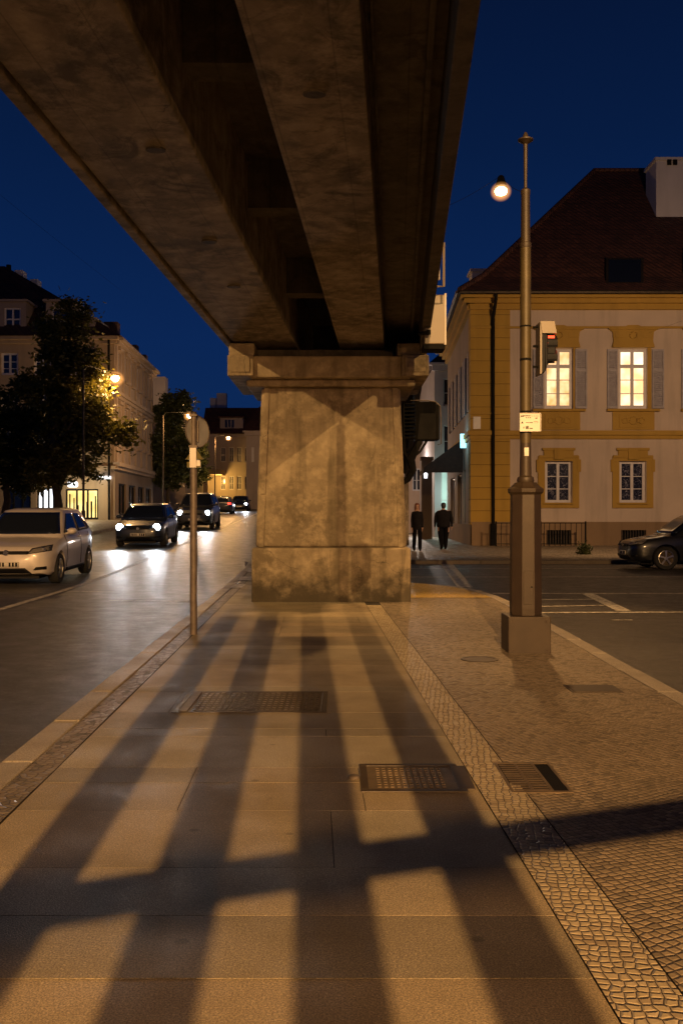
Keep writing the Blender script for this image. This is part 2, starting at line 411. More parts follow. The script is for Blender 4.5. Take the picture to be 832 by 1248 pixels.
M['rim'] = simple('rim_alloy', (.48,.46,.43), .3, .9, .1)
M['rimdark'] = simple('rim_shadowed_alloy', (.16,.15,.14), .4, .8, .1)
M['plastic'] = simple('black_plastic', (.005,.005,.006), .6, 0, .2, spec=.25)
M['chrome'] = simple('chrome', (.6,.6,.6), .15, 1, .1, bmp=0)
M['lens'] = glassy('headlight_lens', (.16,.15,.14), .08)
M['cover'] = simple('worn_cover_iron', (.15,.11,.065), .5, .3, .35, 9, .3, 60)
M['plate'] = simple('number_plate', (.55,.52,.46), .4)
M['car_silver'] = carpaint('silver_paint', (.64,.59,.54), .1)
M['car_navy'] = carpaint('navy_paint', (.018,.024,.035), .2)
M['car_black'] = carpaint('black_paint', (.006,.007,.010), .2)
M['car_suv'] = carpaint('suv_paint', (.05,.055,.06), .3)
M['bark'] = simple('bark', (.055,.04,.026), .9, 0, .4, 6, .6, 20, .03)
M['leaf'] = leafmat('leaves', (.030,.042,.010), (.11,.095,.014))
M['leafdark'] = leafmat('leaves_dark', (.022,.032,.010), (.05,.06,.015))
M['cloth'] = simple('black_cloth', (.011,.010,.012), .9, 0, .3, 12, .3, 40, spec=.1)
M['cloth2'] = simple('dark_trousers', (.004,.004,.006), .9, 0, .3, 12, .3, 40, spec=.1)
M['skin'] = simple('skin', (.42,.25,.17), .55, 0, .1)
M['hair_red'] = simple('auburn_hair', (.16,.05,.02), .5, 0, .3, 30)
M['hair_dark'] = simple('dark_hair', (.012,.010,.009), .5)
M['canvas'] = simple('awning_canvas', (.05,.026,.018), .85, 0, .2)

# ------------------------------------------------------------------ setting: sheets on the terrain
def sheet(name, x0, x1, y0, y1, dz, mat, nx, ny, xf=None, kind='structure'):
    b = MB(); xs = [i/nx for i in range(nx+1)]; ys = [y0+(y1-y0)*(j/ny)**1.0 for j in range(ny+1)]
    vs = []
    for y in ys:
        for t in xs:
            X = (xf(x0, y)*(1-t)+xf(x1, y)*t) if xf else x0+(x1-x0)*t
            vs.append(Vector((X, y, tz(X, y)+dz)))
    b.v = vs
    for j in range(ny):
        for i in range(nx):
            n = j*(nx+1)+i; b.f.append((n, n+1, n+nx+2, n+nx+1)); b.mi.append(0)
    return tag(b.build(name, mat, smooth=2), kind=kind)
sheet('ground', -400, 400, -60, 700, -.02, M['ground'], 160, 152)
sheet('road', -12, 60, -40, 140, 0.0, M['asphalt'], 90, 120)

def tone_attr(o, fn):
    me = o.data; at = me.attributes.new('tone', 'FLOAT_COLOR', 'CORNER')
    for p in me.polygons:
        c = fn(p.index)
        for li in p.loop_indices: at.data[li].color = (*c, 1)
def raised(b, x0, x1, y0, y1, z0, z1, xf=None):   # a slab whose top follows the terrain
    f = xf or (lambda u, y: u)
    c = []
    for z in (z0, z1):
        for (u, y) in ((x0,y0),(x1,y0),(x1,y1),(x0,y1)):
            X = f(u, y); c.append((X, y, tz(X, y)+z))
    b.hexa(c)

KH = .12   # kerb height is sunk below the pavement: pavement is z=0, the road lies lower
# The pavement top is the z=0 plane, so lower the road locally by making all walkways the reference:
for n_ in ('road', 'ground'):
    bpy.data.objects[n_].location.z = -.11

# right edge of the island
def redge(y):
    return 2.42+.012*y
def island_right(y):   # rounded nose behind the pier
    if y <= 14.5: return redge(y)
    t = (y-14.5)/4.2
    if t >= 1: return None
    return redge(14.5)-1.6*(1-math.sqrt(max(0, 1-t**2.4)))
# bed under the slabs
b = MB(); ys = [-8+i*.5 for i in range(0, 69)]
for i in range(len(ys)-1):
    y0, y1 = ys[i], ys[i+1]
    r0, r1 = island_right(y0), island_right(y1)
    def rr(r, y): return r if r is not None else max(U(-1.2, y), .9-.45*(y-18.7))
    xa0, xa1, xb0, xb1 = U(-1.5, y0), U(-1.5, y1), rr(r0, y0)-.05, rr(r1, y1)-.05
    b.hexa([(xa0,y0,tz(xa0,y0)-.2),(xb0,y0,tz(xb0,y0)-.2),(xb1,y1,tz(xb1,y1)-.2),(xa1,y1,tz(xa1,y1)-.2),
            (xa0,y0,tz(xa0,y0)-.004),(xb0,y0,tz(xb0,y0)-.004),(xb1,y1,tz(xb1,y1)-.004),(xa1,y1,tz(xa1,y1)-.004)])
tag(b.build('pavement_bed', M['joint']), kind='structure')
# paving slabs
rows = [1.2,1.55,1.95,2.3,2.66,3.08,3.5,4.18,4.62,4.9,5.6,5.8,6.28,7.02,7.25,7.95,8.3,8.6,9.3,9.55,10.3,10.6,11.3,11.6,12.3,12.9,13.3,14.0,14.4,15.2,16,17,18,19,20,21.5,23,24.5]
ry = [-8+i*.8 for i in range(0, 12)]+rows
rs = random.Random(3)
b = MB(); tones = []
holes = [(-1.12, -.10, 6.27, 7.03), (.09, .70, 4.45, 4.98)]
for y0, y1 in zip(ry[:-1], ry[1:]):
    cuts = [-1.32]
    while cuts[-1] < .79:
        cuts.append(cuts[-1]+rs.choice([.95,1.4,2.0,2.4,2.4]))
    cuts = [c for c in cuts if c < .62]+[.79]
    if abs(y0-6.28) < .01: cuts = [-1.32, -.96, .05, .79]
    if abs(y0-4.62) < .01 or abs(y0-4.18) < .01 : cuts = [-1.32, -.6, .235, .79]
    for u0, u1 in zip(cuts[:-1], cuts[1:]):
        g = .002; dz = rs.uniform(-.0004, .0004)
        k = rs.uniform(.88, 1.08)*(rs.choice([1, 1, 1, 1.18, .84])); cw = rs.uniform(-.04, .04)
        cc = [(U(u0,y0)+g, y0+g), (U(u1,y0)-g, y0+g), (U(u1,y1)-g, y1-g), (U(u0,y1)+g, y1-g)]
        if y0 > 16 and False: continue
        b.hexa([(x,y,tz(x,y)-.06) for x,y in cc]+[(x,y,tz(x,y)+dz) for x,y in cc])
        tones += [(k*(1+cw), k, k*(1-cw))]*6
o = b.build('pavement', M['slab'], bevel=0); tag(o, kind='structure'); tone_attr(o, lambda i: tones[i])
# cobbled strips and field
def strip(name, u0, u1, y0, y1, mat, dz, n=60, right=None):
    b = MB(); vs = []
    for j in range(n+1):
        y = y0+(y1-y0)*j/n
        xa = U(u0, y); xb = U(u1, y) if right is None else right(y)
        for t in range(9):
            X = xa+(xb-xa)*t/8; vs.append(Vector((X, y, tz(X, y)+dz+.006*noise.noise(Vector((X*1.3, y*1.1, 4))))))
    b.v = vs
    for j in range(n):
        for t in range(8): q = j*9+t; b.f.append((q, q+1, q+10, q+9)); b.mi.append(0)
    return tag(b.build(name, mat, smooth=2), kind='structure')
strip('cobble_strip', .791, 1.0, -8, 13.9, M['cob_strip'], .004)
strip('cobble_edge', -1.475, -1.326, -8, 24.5, M['cob_edge'], .002)
strip('cobble_pavement', 1.008, 0, -8, 18.6, M['cob_right'], .002, 110, right=lambda y: island_right(y)-.17)
M['cob_y'] = cobble('cobble_yellow', .05, R(-10), ((.62,.42,.09),(.72,.50,.13),(.45,.30,.07)), rnd=.3)
def nose_left(y): return 1.09
b = MB(); n_ = 30
for j in range(n_+1):
    y = 15.1+(18.45-15.1)*j/n_; xb = island_right(y)-.19; xa = min(1.09, xb-.05); xa = 1.09 if y < 17.9 else lerp_(1.09, .95, (y-17.9)/.55) if False else min(1.09, xb-.02)
    b.v += [Vector((xa, y, .010)), Vector((xb, y, .010))]
for j in range(n_): b.f.append((2*j, 2*j+1, 2*j+3, 2*j+2)); b.mi.append(0)
tag(b.build('tactile_pavement', M['cob_y']), kind='structure')
# nose of the island behind the cobble field: warm paving running out to the kerb
# kerbs
def kerb(name, path, w, mat, h0=-.16, h1=.006, inner=-1, stone=1.0):
    b = MB(); tn = []; acc = 0
    for (a, c) in zip(path[:-1], path[1:]):
        a = Vector(a); c = Vector(c); d = (c-a); L = d.length; d.normalize(); nrm = Vector((-d.y, d.x))*inner
        k = max(1, round(L/stone))
        for i in range(k):
            p0 = a+d*(L*i/k+.004); p1 = a+d*(L*(i+1)/k-.004)
            q = [p0, p1, p1+nrm*w, p0+nrm*w]
            if inner < 0: q = [q[3], q[2], q[1], q[0]]
            dz = rs.uniform(-.004, .004)
            b.hexa([(x.x,x.y,tz(x.x,x.y)+h0) for x in q]+[(x.x,x.y,tz(x.x,x.y)+h1+dz) for x in q])
            t = rs.uniform(.8, 1.12); tn += [(t, t, t)]*6
    o = b.build(name, mat, bevel=.012); tag(o, kind='structure'); tone_attr(o, lambda i: tn[i]); return o
kerb('kerb', [(U(-1.65, y), y) for y in (-8, 0, 6, 12, 18, 24.8)], .17, M['kerb'])
pr = [(island_right(y), y) for y in (-8, -4, 0, 4, 8, 12, 14.5, 15.5, 16.5, 17.2, 17.8, 18.2, 18.5, 18.65)]
kerb('kerb_right', pr, .16, M['kerb'], inner=1, stone=1.1)
kerb('kerb_nose', [(pr[-1][0], 18.66), (.4, 19.3), (-.6, 20.8), (-1.6, 23.2), (U(-1.5, 24.9), 24.9)], .3, M['kerb'], inner=1, stone=.9)
# right far walkway and alley floor
sheet('pavement_far', 0.3, 60, 28.4, 110, .012, M['cob_far'], 60, 60)
M['kerb2'] = granite('old_kerb', (.13,.105,.08), True, .6)
kerb('kerb_far', [(0.3, 28.2), (8, 28.2), (20, 28.2), (60, 28.2)], .2, M['kerb2'], inner=1, stone=1.2)
# left walkway
b = MB()
sheet('pavement_left', -40, -9.9, -40, 140, .012, M['cob_far'], 24, 100, xf=U)
kerb('kerb_left', [(U(-9.9, y), y) for y in range(-20, 131, 10)], .25, M['kerb'], inner=1, stone=1.5)

# markings on the road (z = -.11)
def mark(b, pts):
    b.quad(*[(x, y, tz(x, y)-.11+.005) for x, y in pts])
def stripe(b, p0, p1, w, n=1):
    p0 = Vector(p0); p1 = Vector(p1); d = (p1-p0).normalized(); q = Vector((-d.y, d.x))*w/2
    for i in range(n):
        a = p0+(p1-p0)*i/n; c = p0+(p1-p0)*(i+1)/n
        mark(b, [(a.x+q.x,a.y+q.y),(a.x-q.x,a.y-q.y),(c.x-q.x,c.y-q.y),(c.x+q.x,c.y+q.y)][::-1] if False else [(a.x-q.x,a.y-q.y),(c.x-q.x,c.y-q.y),(c.x+q.x,c.y+q.y),(a.x+q.x,a.y+q.y)])
def GR(px, py):   # pixel to the road plane
    Y = (CAMH+.11)*F/(py-630); return ((px-416)/F*Y, Y)
b = MB()
for i in range(0, 60): 
    y = 2+i*1.8; stripe(b, (U(-4.75, y), y), (U(-4.75, y+1.8), y+1.8), .13)
for (a, c, w) in (((133,732),(229,733),.10), ((75,720.5),(146,722),.10)):
    stripe(b, GR(*a), GR(*c), w)
tag(b.build('lane_marking', M['paint']), kind='structure')
b = MB()
for (a, c, w, n) in (((600,723.5),(1500,723.5),.20,1), ((640,747),(1500,744),.16,1), ((650,731.5),(722,730.5),.13,1), ((655,739.5),(735,738.0),.12,1),
                  ((500,703.5),(1300,703),.18,1), ((500,693),(1300,693),.15,1), ((745,756),(770,756),.07,1)):
    stripe(b, GR(*a), GR(*c), w)
stripe(b, GR(716, 724), GR(760, 745), .22)
mark(b, [GR(557,716), GR(576,716), GR(549,684.5), GR(534,684.5)])
tag(b.build('road_marking', M['paint']), kind='structure')
b = MB()
for (u0, u1, y0, y1) in ((-1.5, -1.28, 17.2, 18.1), (-1.52, -1.2, 19.1, 20.1), (-1.55,-1.2,21.4,22.6)):
    b.quad((U(u0,y0),y0,tz(-2,y0)+.012),(U(u1,y0),y0,tz(-2,y0)+.012),(U(u1,y1),y1,tz(-2,y1)+.012),(U(u0,y1),y1,tz(-2,y1)+.012))
tag(b.build('crossing_marking', M['paint']), kind='structure')

# ------------------------------------------------------------------ covers set in the paving
g1 = empty('ventilation_grate', (-.62, 6.65, 0), 'long studded iron grate with bright left end, left of the middle of the slab pavement', 'grate')
b = MB(); b.box(-1.13,-.10,6.27,6.31,-.03,.003); b.box(-1.13,-.10,6.99,7.03,-.03,.003); b.box(-1.13,-1.09,6.31,6.99,-.03,.003); b.box(-.14,-.10,6.31,6.99,-.03,.003)
b.build('frame', M['iron'], g1, bevel=.004)
b = MB(); b.box(-1.09,-.14,6.31,6.99,-.03,.001)
for i in range(21):
    for j in range(9):
        x = -1.0+i*.041; y = 6.35+j*.072; b.box(x,x+.022,y,y+.045,.001,.004)
b.build('cover', M['iron'], g1)
b = MB(); b.box(-1.088,-1.03,6.312,6.988,.001,.005); b.build('end_plate', M['chrome'] if False else M['polegrey'], g1)
g2 = empty('inspection_cover', (.36, 4.71, 0), 'rectangular metal inspection cover with dotted plate, left of the black drain', 'cover')
b = MB(); b.box(.09,.60,4.46,4.50,-.02,.005); b.box(.09,.60,4.92,4.96,-.02,.005); b.box(.09,.13,4.50,4.92,-.02,.005); b.box(.56,.64,4.50,4.92,-.02,.005)
b.build('frame', M['post'], g2, bevel=.003)
b = MB(); b.box(.13,.56,4.50,4.92,-.02,.002)
for i in range(11):
    for j in range(9):
        x = .175+i*.031; y = 4.53+j*.042; b.box(x,x+.017,y,y+.026,.002,.006)
b.build('plate', M['cover'], g2)
g3 = empty('street_drain', (.93, 4.7, 0), 'small black slotted drain grate in the cobbles with an open corner', 'drain')
def dr(x, y): return (x-.10*(y-4.46), y)
b = MB()
for (x0,x1,y0,y1) in ((.80,1.09,4.44,4.465),(.80,1.09,4.955,4.98),(.80,.815,4.465,4.955),(1.075,1.09,4.465,4.955)):
    b.box(x0,x1,y0,y1,-.02,.006)
b.build('frame', M['cover'], g3)
b = MB()
for i in range(12): b.box(.82,1.0,4.475+i*.04,4.475+i*.04+.024,-.01,.0045)
b.box(.90,.915,4.47,4.95,-.01,.0055); b.box(.99,1.005,4.47,4.95,-.01,.006)
b.build('grille', M['cover'], g3)
b = MB(); b.box(.815,1.075,4.465,4.955,-.02,.0035); b.build('pit', M['black'], g3)
c1 = G(584, 804); b = MB(); b.lathe(c1.x, c1.y, [(.17,-.02),(.17,.008),(.14,.009),(.14,.006),(0.001,.006)], 24)
tag(b.build('valve_cover', M['iron'], loc=c1), 'small round iron cap set in the cobbles left of the post base', 'cover')
c2 = G(722, 840); b = MB(); b.box(c2.x-.17,c2.x+.17,c2.y-.14,c2.y+.14,-.02,.009)
b.box(c2.x-.19,c2.x+.19,c2.y-.16,c2.y+.16,-.02,.006)
tag(b.build('access_cover', M['post'], loc=c2), 'rectangular brown metal cover in the cobbles near the right kerb', 'cover')
c3 = G(431, 948); b = MB(); b.lathe(c3.x, c3.y, [(.03,-.01),(.03,.010),(.022,.014),(.001,.014)], 12)
tag(b.build('survey_stud', M['polegrey'], loc=c3), 'tiny metal stud in the slabs at the left edge of the inspection cover', 'stud')

# ------------------------------------------------------------------ bridge
YP = 14.5; EX, EZ = .06, -.026
def ep(x, z, y): return Vector((x+EX*(y-YP), y, z+EZ*(y-YP)))
def beam(b, x0, x1, z0, z1, ya, yb):
    b.hexa([ep(x0,z0,ya),ep(x1,z0,ya),ep(x1,z0,yb),ep(x0,z0,yb),ep(x0,z1,ya),ep(x1,z1,ya),ep(x1,z1,yb),ep(x0,z1,yb)])
YA, YB = 1.15, 46.0
bd = empty('bridge_deck', (0, YP, 4.0), 'dark concrete elevated deck with two deep girders crossing overhead', 'bridge')
def segs(b, *a):
    b_ = a
    beam(b, *a, YA, YB)
b = MB(); segs(b, -1.72, 1.28, 4.92, 5.25); b.build('deck_slab', M['deck_shaded'], bd)
b = MB(); segs(b, -1.64, -.705, 3.95, 4.918); b.build('girder', M['deck'], bd, bevel=.012)
b = MB(); segs(b, -.04, .655, 3.93, 4.918); b.build('girder', M['deck'], bd, bevel=.012)
b = MB(); segs(b, -1.77, -1.67, 3.925, 5.9); b.build('edge_beam', M['deck'], bd, bevel=.01)
b = MB(); segs(b, 1.19, 1.31, 3.80, 5.9); b.build('edge_beam', M['deck_shaded'], bd, bevel=.01)
b = MB(); segs(b, .66, 1.185, 4.22, 4.40); b.build('soffit_slab', M['deck_shaded'], bd)
b = MB(); segs(b, .70, .715, 4.16, 4.218); segs(b, 1.06, 1.10, 4.15, 4.218); b.build('conduit', M['deck_shaded'], bd)
b = MB(); segs(b, -1.668, -1.642, 4.05, 4.9); b.build('joint_filler', M['deck_shaded'], bd)
for y in (4.2, 6.9, 9.9, 13.3, 17.5, 22, 27, 32, 38, 44):
    b = MB(); beam(b, -.703, -.042, 4.42, 4.916, y, y+.28); b.build('diaphragm', M['deck_shaded'], bd)
# drain scuppers under the left girder
rsd = random.Random(11)
for (px, py) in ((190,182),(255,294),(285,349),(383,110)):
    z = 3.95
    Y = (z-1.3)*F/(630-py); 
    for _ in range(3): Y = (3.95+EZ*(Y-YP)-1.3)*F/(630-py)
    x = (px-416)/F*Y; zz = 3.95+EZ*(Y-YP)+(-.02 if px > 300 else 0)
    b = MB(); b.lathe(x, Y, [(.05,zz-.012),(.062,zz-.012),(.062,zz+.03),(.05,zz+.03)], 14, sx=1.25, sy=.9); b.build('drain_outlet', M['deck_shaded'], bd)
pr_ = empty('bridge_pier', (-.16, 15.2, 0), 'massive weathered concrete bridge pier with capital standing on the island pavement', 'pier')
b = MB(); b.box(-1.373,1.058,14.42,16.2,-.15,.83)
b.build('base_block', M['pier'], pr_, bevel=.035, seg=3)
def shaft(b, z0, z1, k0, k1, y0, y1):
    b.hexa([(k0[0],y0[0],z0),(k0[1],y0[0],z0),(k0[1],y1,z0),(k0[0],y1,z0),(k1[0],y0[1],z1),(k1[1],y0[1],z1),(k1[1],y1,z1),(k1[0],y1,z1)])
b = MB(); 
def lerp(a, c, t): return a+(c-a)*t
za, zb = .83, 3.29
def kk(z):
    t = (z-za)/(zb-za); return (lerp(-1.32,-1.235,t), lerp(1.0,.907,t)), lerp(14.5,14.56,t)
for (z0, z1) in ((.832,3.292),):
    k0, f0 = kk(z0); k1, f1 = kk(z1)
    shaft(b, z0, z1, k0, k1, (f0, f1), 16.1)
o = b.build('shaft', M['pier'], pr_, bevel=.05, seg=3)
b = MB()
k0, f0 = kk(1.63); k1, f1 = kk(1.65); shaft(b, 1.636, 1.641, (k0[0]+.02,k0[1]-.02), (k1[0]+.02,k1[1]-.02), (f0-.002, f1-.002), 16.05)
b.build('shaft_joint', M['pier'], pr_)
# shallow corner pilaster strips
for sgn in (0, 1):
    b = MB()
    for (z0, z1) in ((.835,1.63),(1.65,3.288)):
        k0, f0 = kk(z0); k1, f1 = kk(z1)
        if sgn == 0: a0, a1, c0, c1 = k0[0]+.05, k0[0]+.13, k1[0]+.05, k1[0]+.13
        else: a0, a1, c0, c1 = k0[1]-.13, k0[1]-.05, k1[1]-.13, k1[1]-.05
        b.hexa([(a0,f0-.014,z0),(a1,f0-.014,z0),(a1,f0+.1,z0),(a0,f0+.1,z0),(c0,f1-.014,z1),(c1,f1-.014,z1),(c1,f1+.1,z1),(c0,f1+.1,z1)])
    b.build('corner_strip', M['pier'], pr_, bevel=.008)
b = MB(); b.box(-1.46,1.13,14.42,16.3,3.295,3.40); b.build('capital_moulding', M['pier'], pr_, bevel=.04, seg=3)
b = MB(); b.box(-1.40,1.06,14.24,16.4,3.403,3.73); b.build('capital', M['pier'], pr_, bevel=.03)
for (x0, x1) in ((-1.71,-1.32),(.90,1.31)):
    b = MB(); b.box(x0,x1,14.17,16.42,3.42,3.732); b.box(x0+.05,x1-.05,14.15,14.175,3.47,3.69); b.build('capital_block', M['pier'], pr_, bevel=.03)
for (x0, x1, zt) in ((-1.70,-1.31,3.925),(.84,1.18,3.925)):
    b = MB(); b.box(x0,x1,14.25,16.3,3.735,zt+.02*0); b.build('bearing_block', M['pier'], pr_, bevel=.02)
b = MB(); b.box(-1.30,.83,14.7,16.1,3.735,3.90); b.build('bearing_shelf', M['deck_shaded'], pr_)
# second pier far behind, hidden from the front
b = MB(); b.box(.5,3.1,43.5,45,-.2,3.15)
tag(b.build('far_bridge_pier', M['pier'], loc=(1.8,44,0), bevel=.03), 'second plain concrete pier under the far end of the deck', 'pier')

# things fixed to the right edge of the deck
lb = empty('sign_lightbox', (1.3, 12.7, 3.6), 'pale box hung on the right edge of the bridge deck beside the pier top', 'box')
def pbox(b, x0, y0, x1, y1, Y, dep):   # pixel rectangle at depth Y
    a = P(x0, y1, Y); c = P(x1, y0, Y); b.box(a.x, c.x, Y, Y+dep, a.z, c.z)
b = MB(); pbox(b, 517, 359, 543, 419, 12.7, .30); b.build('casing', M['cream'], lb, bevel=.012)
b = MB(); pbox(b, 541.3, 357.5, 543.6, 420, 12.685, .33); b.build('edge_trim', M['white'], lb)
b = MB(); pbox(b, 516, 419.5, 542, 425, 12.72, .34); b.build('bottom_hood', M['black'], lb)
b = MB(); a = P(522, 405, 12.62); b.tube([a, a+Vector((-.12, .1, .0))], .025, 10); b.lathe(a.x, a.y, [(.03,a.z-.03),(.03,a.z+.03)], 10); b.build('conduit', M['black'], lb)
fb = empty('bracket_frame', (1.25, 12.2, 4.7), 'empty pale rectangular metal bracket on the right edge of the deck', 'bracket')
b = MB()
q = [P(528,296,12.2), P(540.5,296,12.2), P(540.5,349,12.2), P(527,349,12.2)]
b.tube(q, .018, 6)
q = [P(535,300,12.25), P(535,341,12.25), P(526,341.5,12.25)]
b.tube(q, .012, 6); b.build('tubing', M['cream'], fb)

# cabinet on the side of the pier
eb = empty('louvred_cabinet', (1.25, 15.4, 2.5), 'black louvred equipment cabinet mounted on the right side of the pier', 'cabinet')
b = MB(); pbox(b, 507, 489, 532, 536, 15.2, .35); a = P(532,489,15.2); c = P(535.5,536,15.2); b.box(a.x, c.x, 15.2, 15.5, c.z, a.z-.04); b.build('housing', M['black'], eb, bevel=.02)
b = MB()
for i in range(10): pbox(b, 491.5, 491+i*4.6, 507, 492.8+i*4.6, 15.22, .25)
pbox(b, 491, 489, 493, 537, 15.21, .28); pbox(b, 505.5, 489, 508, 537, 15.2, .28)
b.build('louvre', M['black'], eb)
b = MB(); b.tube([P(500,488,15.17), P(520,488,15.17), P(530,489.5,15.17), P(536,495,15.17), P(537,510,15.17), P(537,541,15.17), P(533,542,15.17)], .009, 6); b.build('edge_bracket', M['polegrey'], eb)
b = MB(); b.tube([P(512,537,15.3), P(505,549,15.3), P(500,560,15.3), P(503,573,15.3), P(497,584,15.3), P(489,590,15.3)], [.05,.06,.075,.06,.05,.03], 8)
b.tube([P(492,537,15.3), P(493,552,15.3), P(499,562,15.3)], .03, 6); b.tube([P(520,537,15.3), P(512,550,15.3), P(502,558,15.3)], .02, 6)
b.tube([P(488,545,15.4), P(498,550,15.3)], .025, 6)
b.build('support_arm', M['black'], eb)

# ------------------------------------------------------------------ lamp light helper
def light(name, kind, loc, col, power, radius=.1, aim=None, size=60, blend=.5, parent=None):
    l = bpy.data.lights.new(name, kind); l.color = col; l.energy = power
    l.shadow_soft_size = radius
    if kind == 'SPOT': l.spot_size = R(size); l.spot_blend = blend
    o = bpy.data.objects.new(name, l); COL.objects.link(o); o.location = loc
    if aim is not None: o.rotation_euler = (Vector(aim)-Vector(loc)).to_track_quat('-Z', 'Y').to_euler()
    return o
SOD = (1.0, .53, .19)
SODW = (1.0, .53, .19)
COOL = (.90, .94, 1.0)

def hanging_lamp(loc, label, power, wires, glow='lamp_warm', col=SODW, radius=.08, drop=.16, size=1.0, aim=None, cone=60):
    L = Vector(loc)
    t = empty('hanging_street_lamp', L, label, 'street lamp')
    b = MB(); b.lathe(L.x, L.y, [(.03,L.z+.26*size),(.05*size,L.z+.24*size),(.09*size,L.z+.10*size),(.10*size,L.z+.08*size),(.03,L.z+.08*size)], 20); b.build('housing', M['black'], t, smooth=True)
    b = MB(); b.lathe(L.x, L.y, [(.02,L.z+.06*size),(.07*size,L.z+.055*size),(.095*size,L.z+.03*size),(.10*size,L.z),(.08*size,L.z-.04*size),(.03,L.z-.06*size)], 20); b.build('lens', M[glow], t, smooth=2)
    b = MB(); b.lathe(L.x, L.y, [(.175*math.sin(math.pi*k_/16)+.001, L.z-.16*math.cos(math.pi*k_/16)) for k_ in range(17)], 28); b.build('halo_shell', M['halo'], t, smooth=2)  # shell added as the painted glow around the lens
    b = MB()
    for w in wires:
        w = Vector(w); top = L+Vector((0,0,.26*size)); n = 10
        b.tube([top.lerp(w, i/n)-Vector((0,0,.06*math.sin(math.pi*i/n))) for i in range(n+1)], .003, 4)
    b.build('wire', M['ink'], t)
    light('street_light', 'SPOT' if aim else 'POINT', L-Vector((0,0,drop)), col, power, radius, aim=aim, size=cone, blend=.6)
LH = (2.58, 15.3, 6.57)
hanging_lamp(LH, 'glowing sodium lamp hung on a wire left of the tall post top', 1000, [(1.35, 15.3, 6.2), (1.83, 9.25, 4.47)], aim=(2.1, 12.4, 0), cone=68)
LLp = (-7.0, 8.0, 7.15); LRp = (5.9, -3.0, 8.7)
hanging_lamp(LLp, 'sodium lamp hung over the left street outside the picture', 1900, [(-14, 8, 8), (-7.0, 30, 8.5)], radius=.05, col=(1,.60,.23), aim=(-.2,14.5,1.8), cone=38)
hanging_lamp(LRp, 'sodium lamp hung over the right street outside the picture', 5200, [(16, -3, 9), (5.9, -20, 9)], radius=.05, col=(1,.60,.23), aim=(-.1,14.5,2.0), cone=22)
hanging_lamp((13.5, 27, 8.2), 'unseen lamp added to light the ochre house front, outside the picture', 4200, [(25, 27, 9), (13.5, 41.6, 9.4)], radius=.15, col=(1,.60,.29), aim=(11, 43, 3.5), cone=130)  # lamp added to brighten the house front
hanging_lamp((-8.5, -6, 8.0), 'unseen lamp added behind the viewer to warm the left street', 4500, [(-16, -6, 9), (-8.5, -30, 9)], aim=(-9.0, 11, 0), cone=44)  # lamp added to give the left asphalt warm light
# floodlight on a mast behind the viewer
ML = Vector((.1, -16, 10.5))
fm = empty('floodlight_mast', (.1, -17.2, 0), 'tall steel mast with one floodlight, behind the viewer', 'mast')
b = MB(); b.tube([(.1,-17.2,-.1),(.1,-17.2,6),(.1,-17.2,10.9)], [.12,.1,.07], 12); b.build('mast', M['polegrey'], fm)
b = MB(); b.tube([(.1,-17.2,10.8),(.1,-16.45,10.62)], .04, 8); b.box(-.15,.35,-16.6,-16.2,10.4,10.85); b.build('lamp_head', M['black'], fm)
light('flood_light', 'SPOT', ML, (1.0, .55, .21), 29500, .035, aim=(-.5, 9.6, 0), size=38, blend=.5)
# unseen bars added overhead so that their shadows make the stripes
def shadow_point(L, g, h):
    L = Vector(L); g = Vector((g[0], g[1], 0)); t = (L.z-h)/L.z; return L+(g-L)*t
ob = []
for i, c in enumerate(((-1.35, -.93), (-.85, -.40), (-.295, .10), (.27, .62))):
    # centre on the ground at Y=10 and at Y=0
    def gx(y): return lerp(c[1], c[0], y/10)
    b = MB(); h = 4.55
    a0 = shadow_point(ML, (gx(1.0), 1.0), h); a1 = shadow_point(ML, (gx(13.9), 13.9), h); w = .26*(10.5-h)/10.5/2
    b.hexa([(a0.x-w,a0.y,h-.04),(a0.x+w,a0.y,h-.04),(a1.x+w,a1.y,h-.04),(a1.x-w,a1.y,h-.04),(a0.x-w,a0.y,h+.04),(a0.x+w,a0.y,h+.04),(a1.x+w,a1.y,h+.04),(a1.x-w,a1.y,h+.04)])
    o = b.build('shadow_bar', M['iron'], loc=(a0.x, a0.y, h))
    tag(o, ['leftmost', 'second from left', 'third from left', 'rightmost'][i]+' of the unseen bars added to cast stripes, overhead behind the viewer', 'beam', 'steel beams overhead behind the viewer')
def blocker(L, pts, h, name, label, th=.05):
    q = [shadow_point(L, p, h) for p in pts]
    b = MB(); b.hexa([(p.x,p.y,h-th/2) for p in q]+[(p.x,p.y,h+th/2) for p in q])
    tag(b.build(name, M['iron'], loc=q[0]), label, 'beam')
BR = [(-3.3, 2.13), (9.0, 6.94), (9.0, 7.19), (-3.3, 2.37)]
blocker(ML, BR, 4.68, 'shadow_crossbar', 'slanting unseen bar added overhead to cast the dark cross band')  # added shadow caster for the slanting dark band
R2 = Vector((3.0, -9.0, 3.9))
fl = empty('fill_lamp', (3.0, -9.4, 0), 'unseen fill lamp added on a short mast behind the viewer', 'mast')
b = MB(); b.tube([(3.0,-9.4,-.1),(3.0,-9.4,4.1)], .06, 10); b.build('mast', M['polegrey'], fl)
b = MB(); b.box(2.8,3.2,-9.38,-9.06,3.75,4.1); b.build('lamp_head', M['black'], fl)
light('fill_light', 'SPOT', R2, (1.0, .50, .17), 4300, .025, aim=(-.1, 5.2, 0), size=37, blend=.6)  # added fill that lifts the stripes but not the band
blocker(R2, BR, 2.7, 'fill_shadow_bar', 'slanting unseen bar added behind the viewer to block the fill lamp')  # unseen bar keeps the added fill off the slanting band

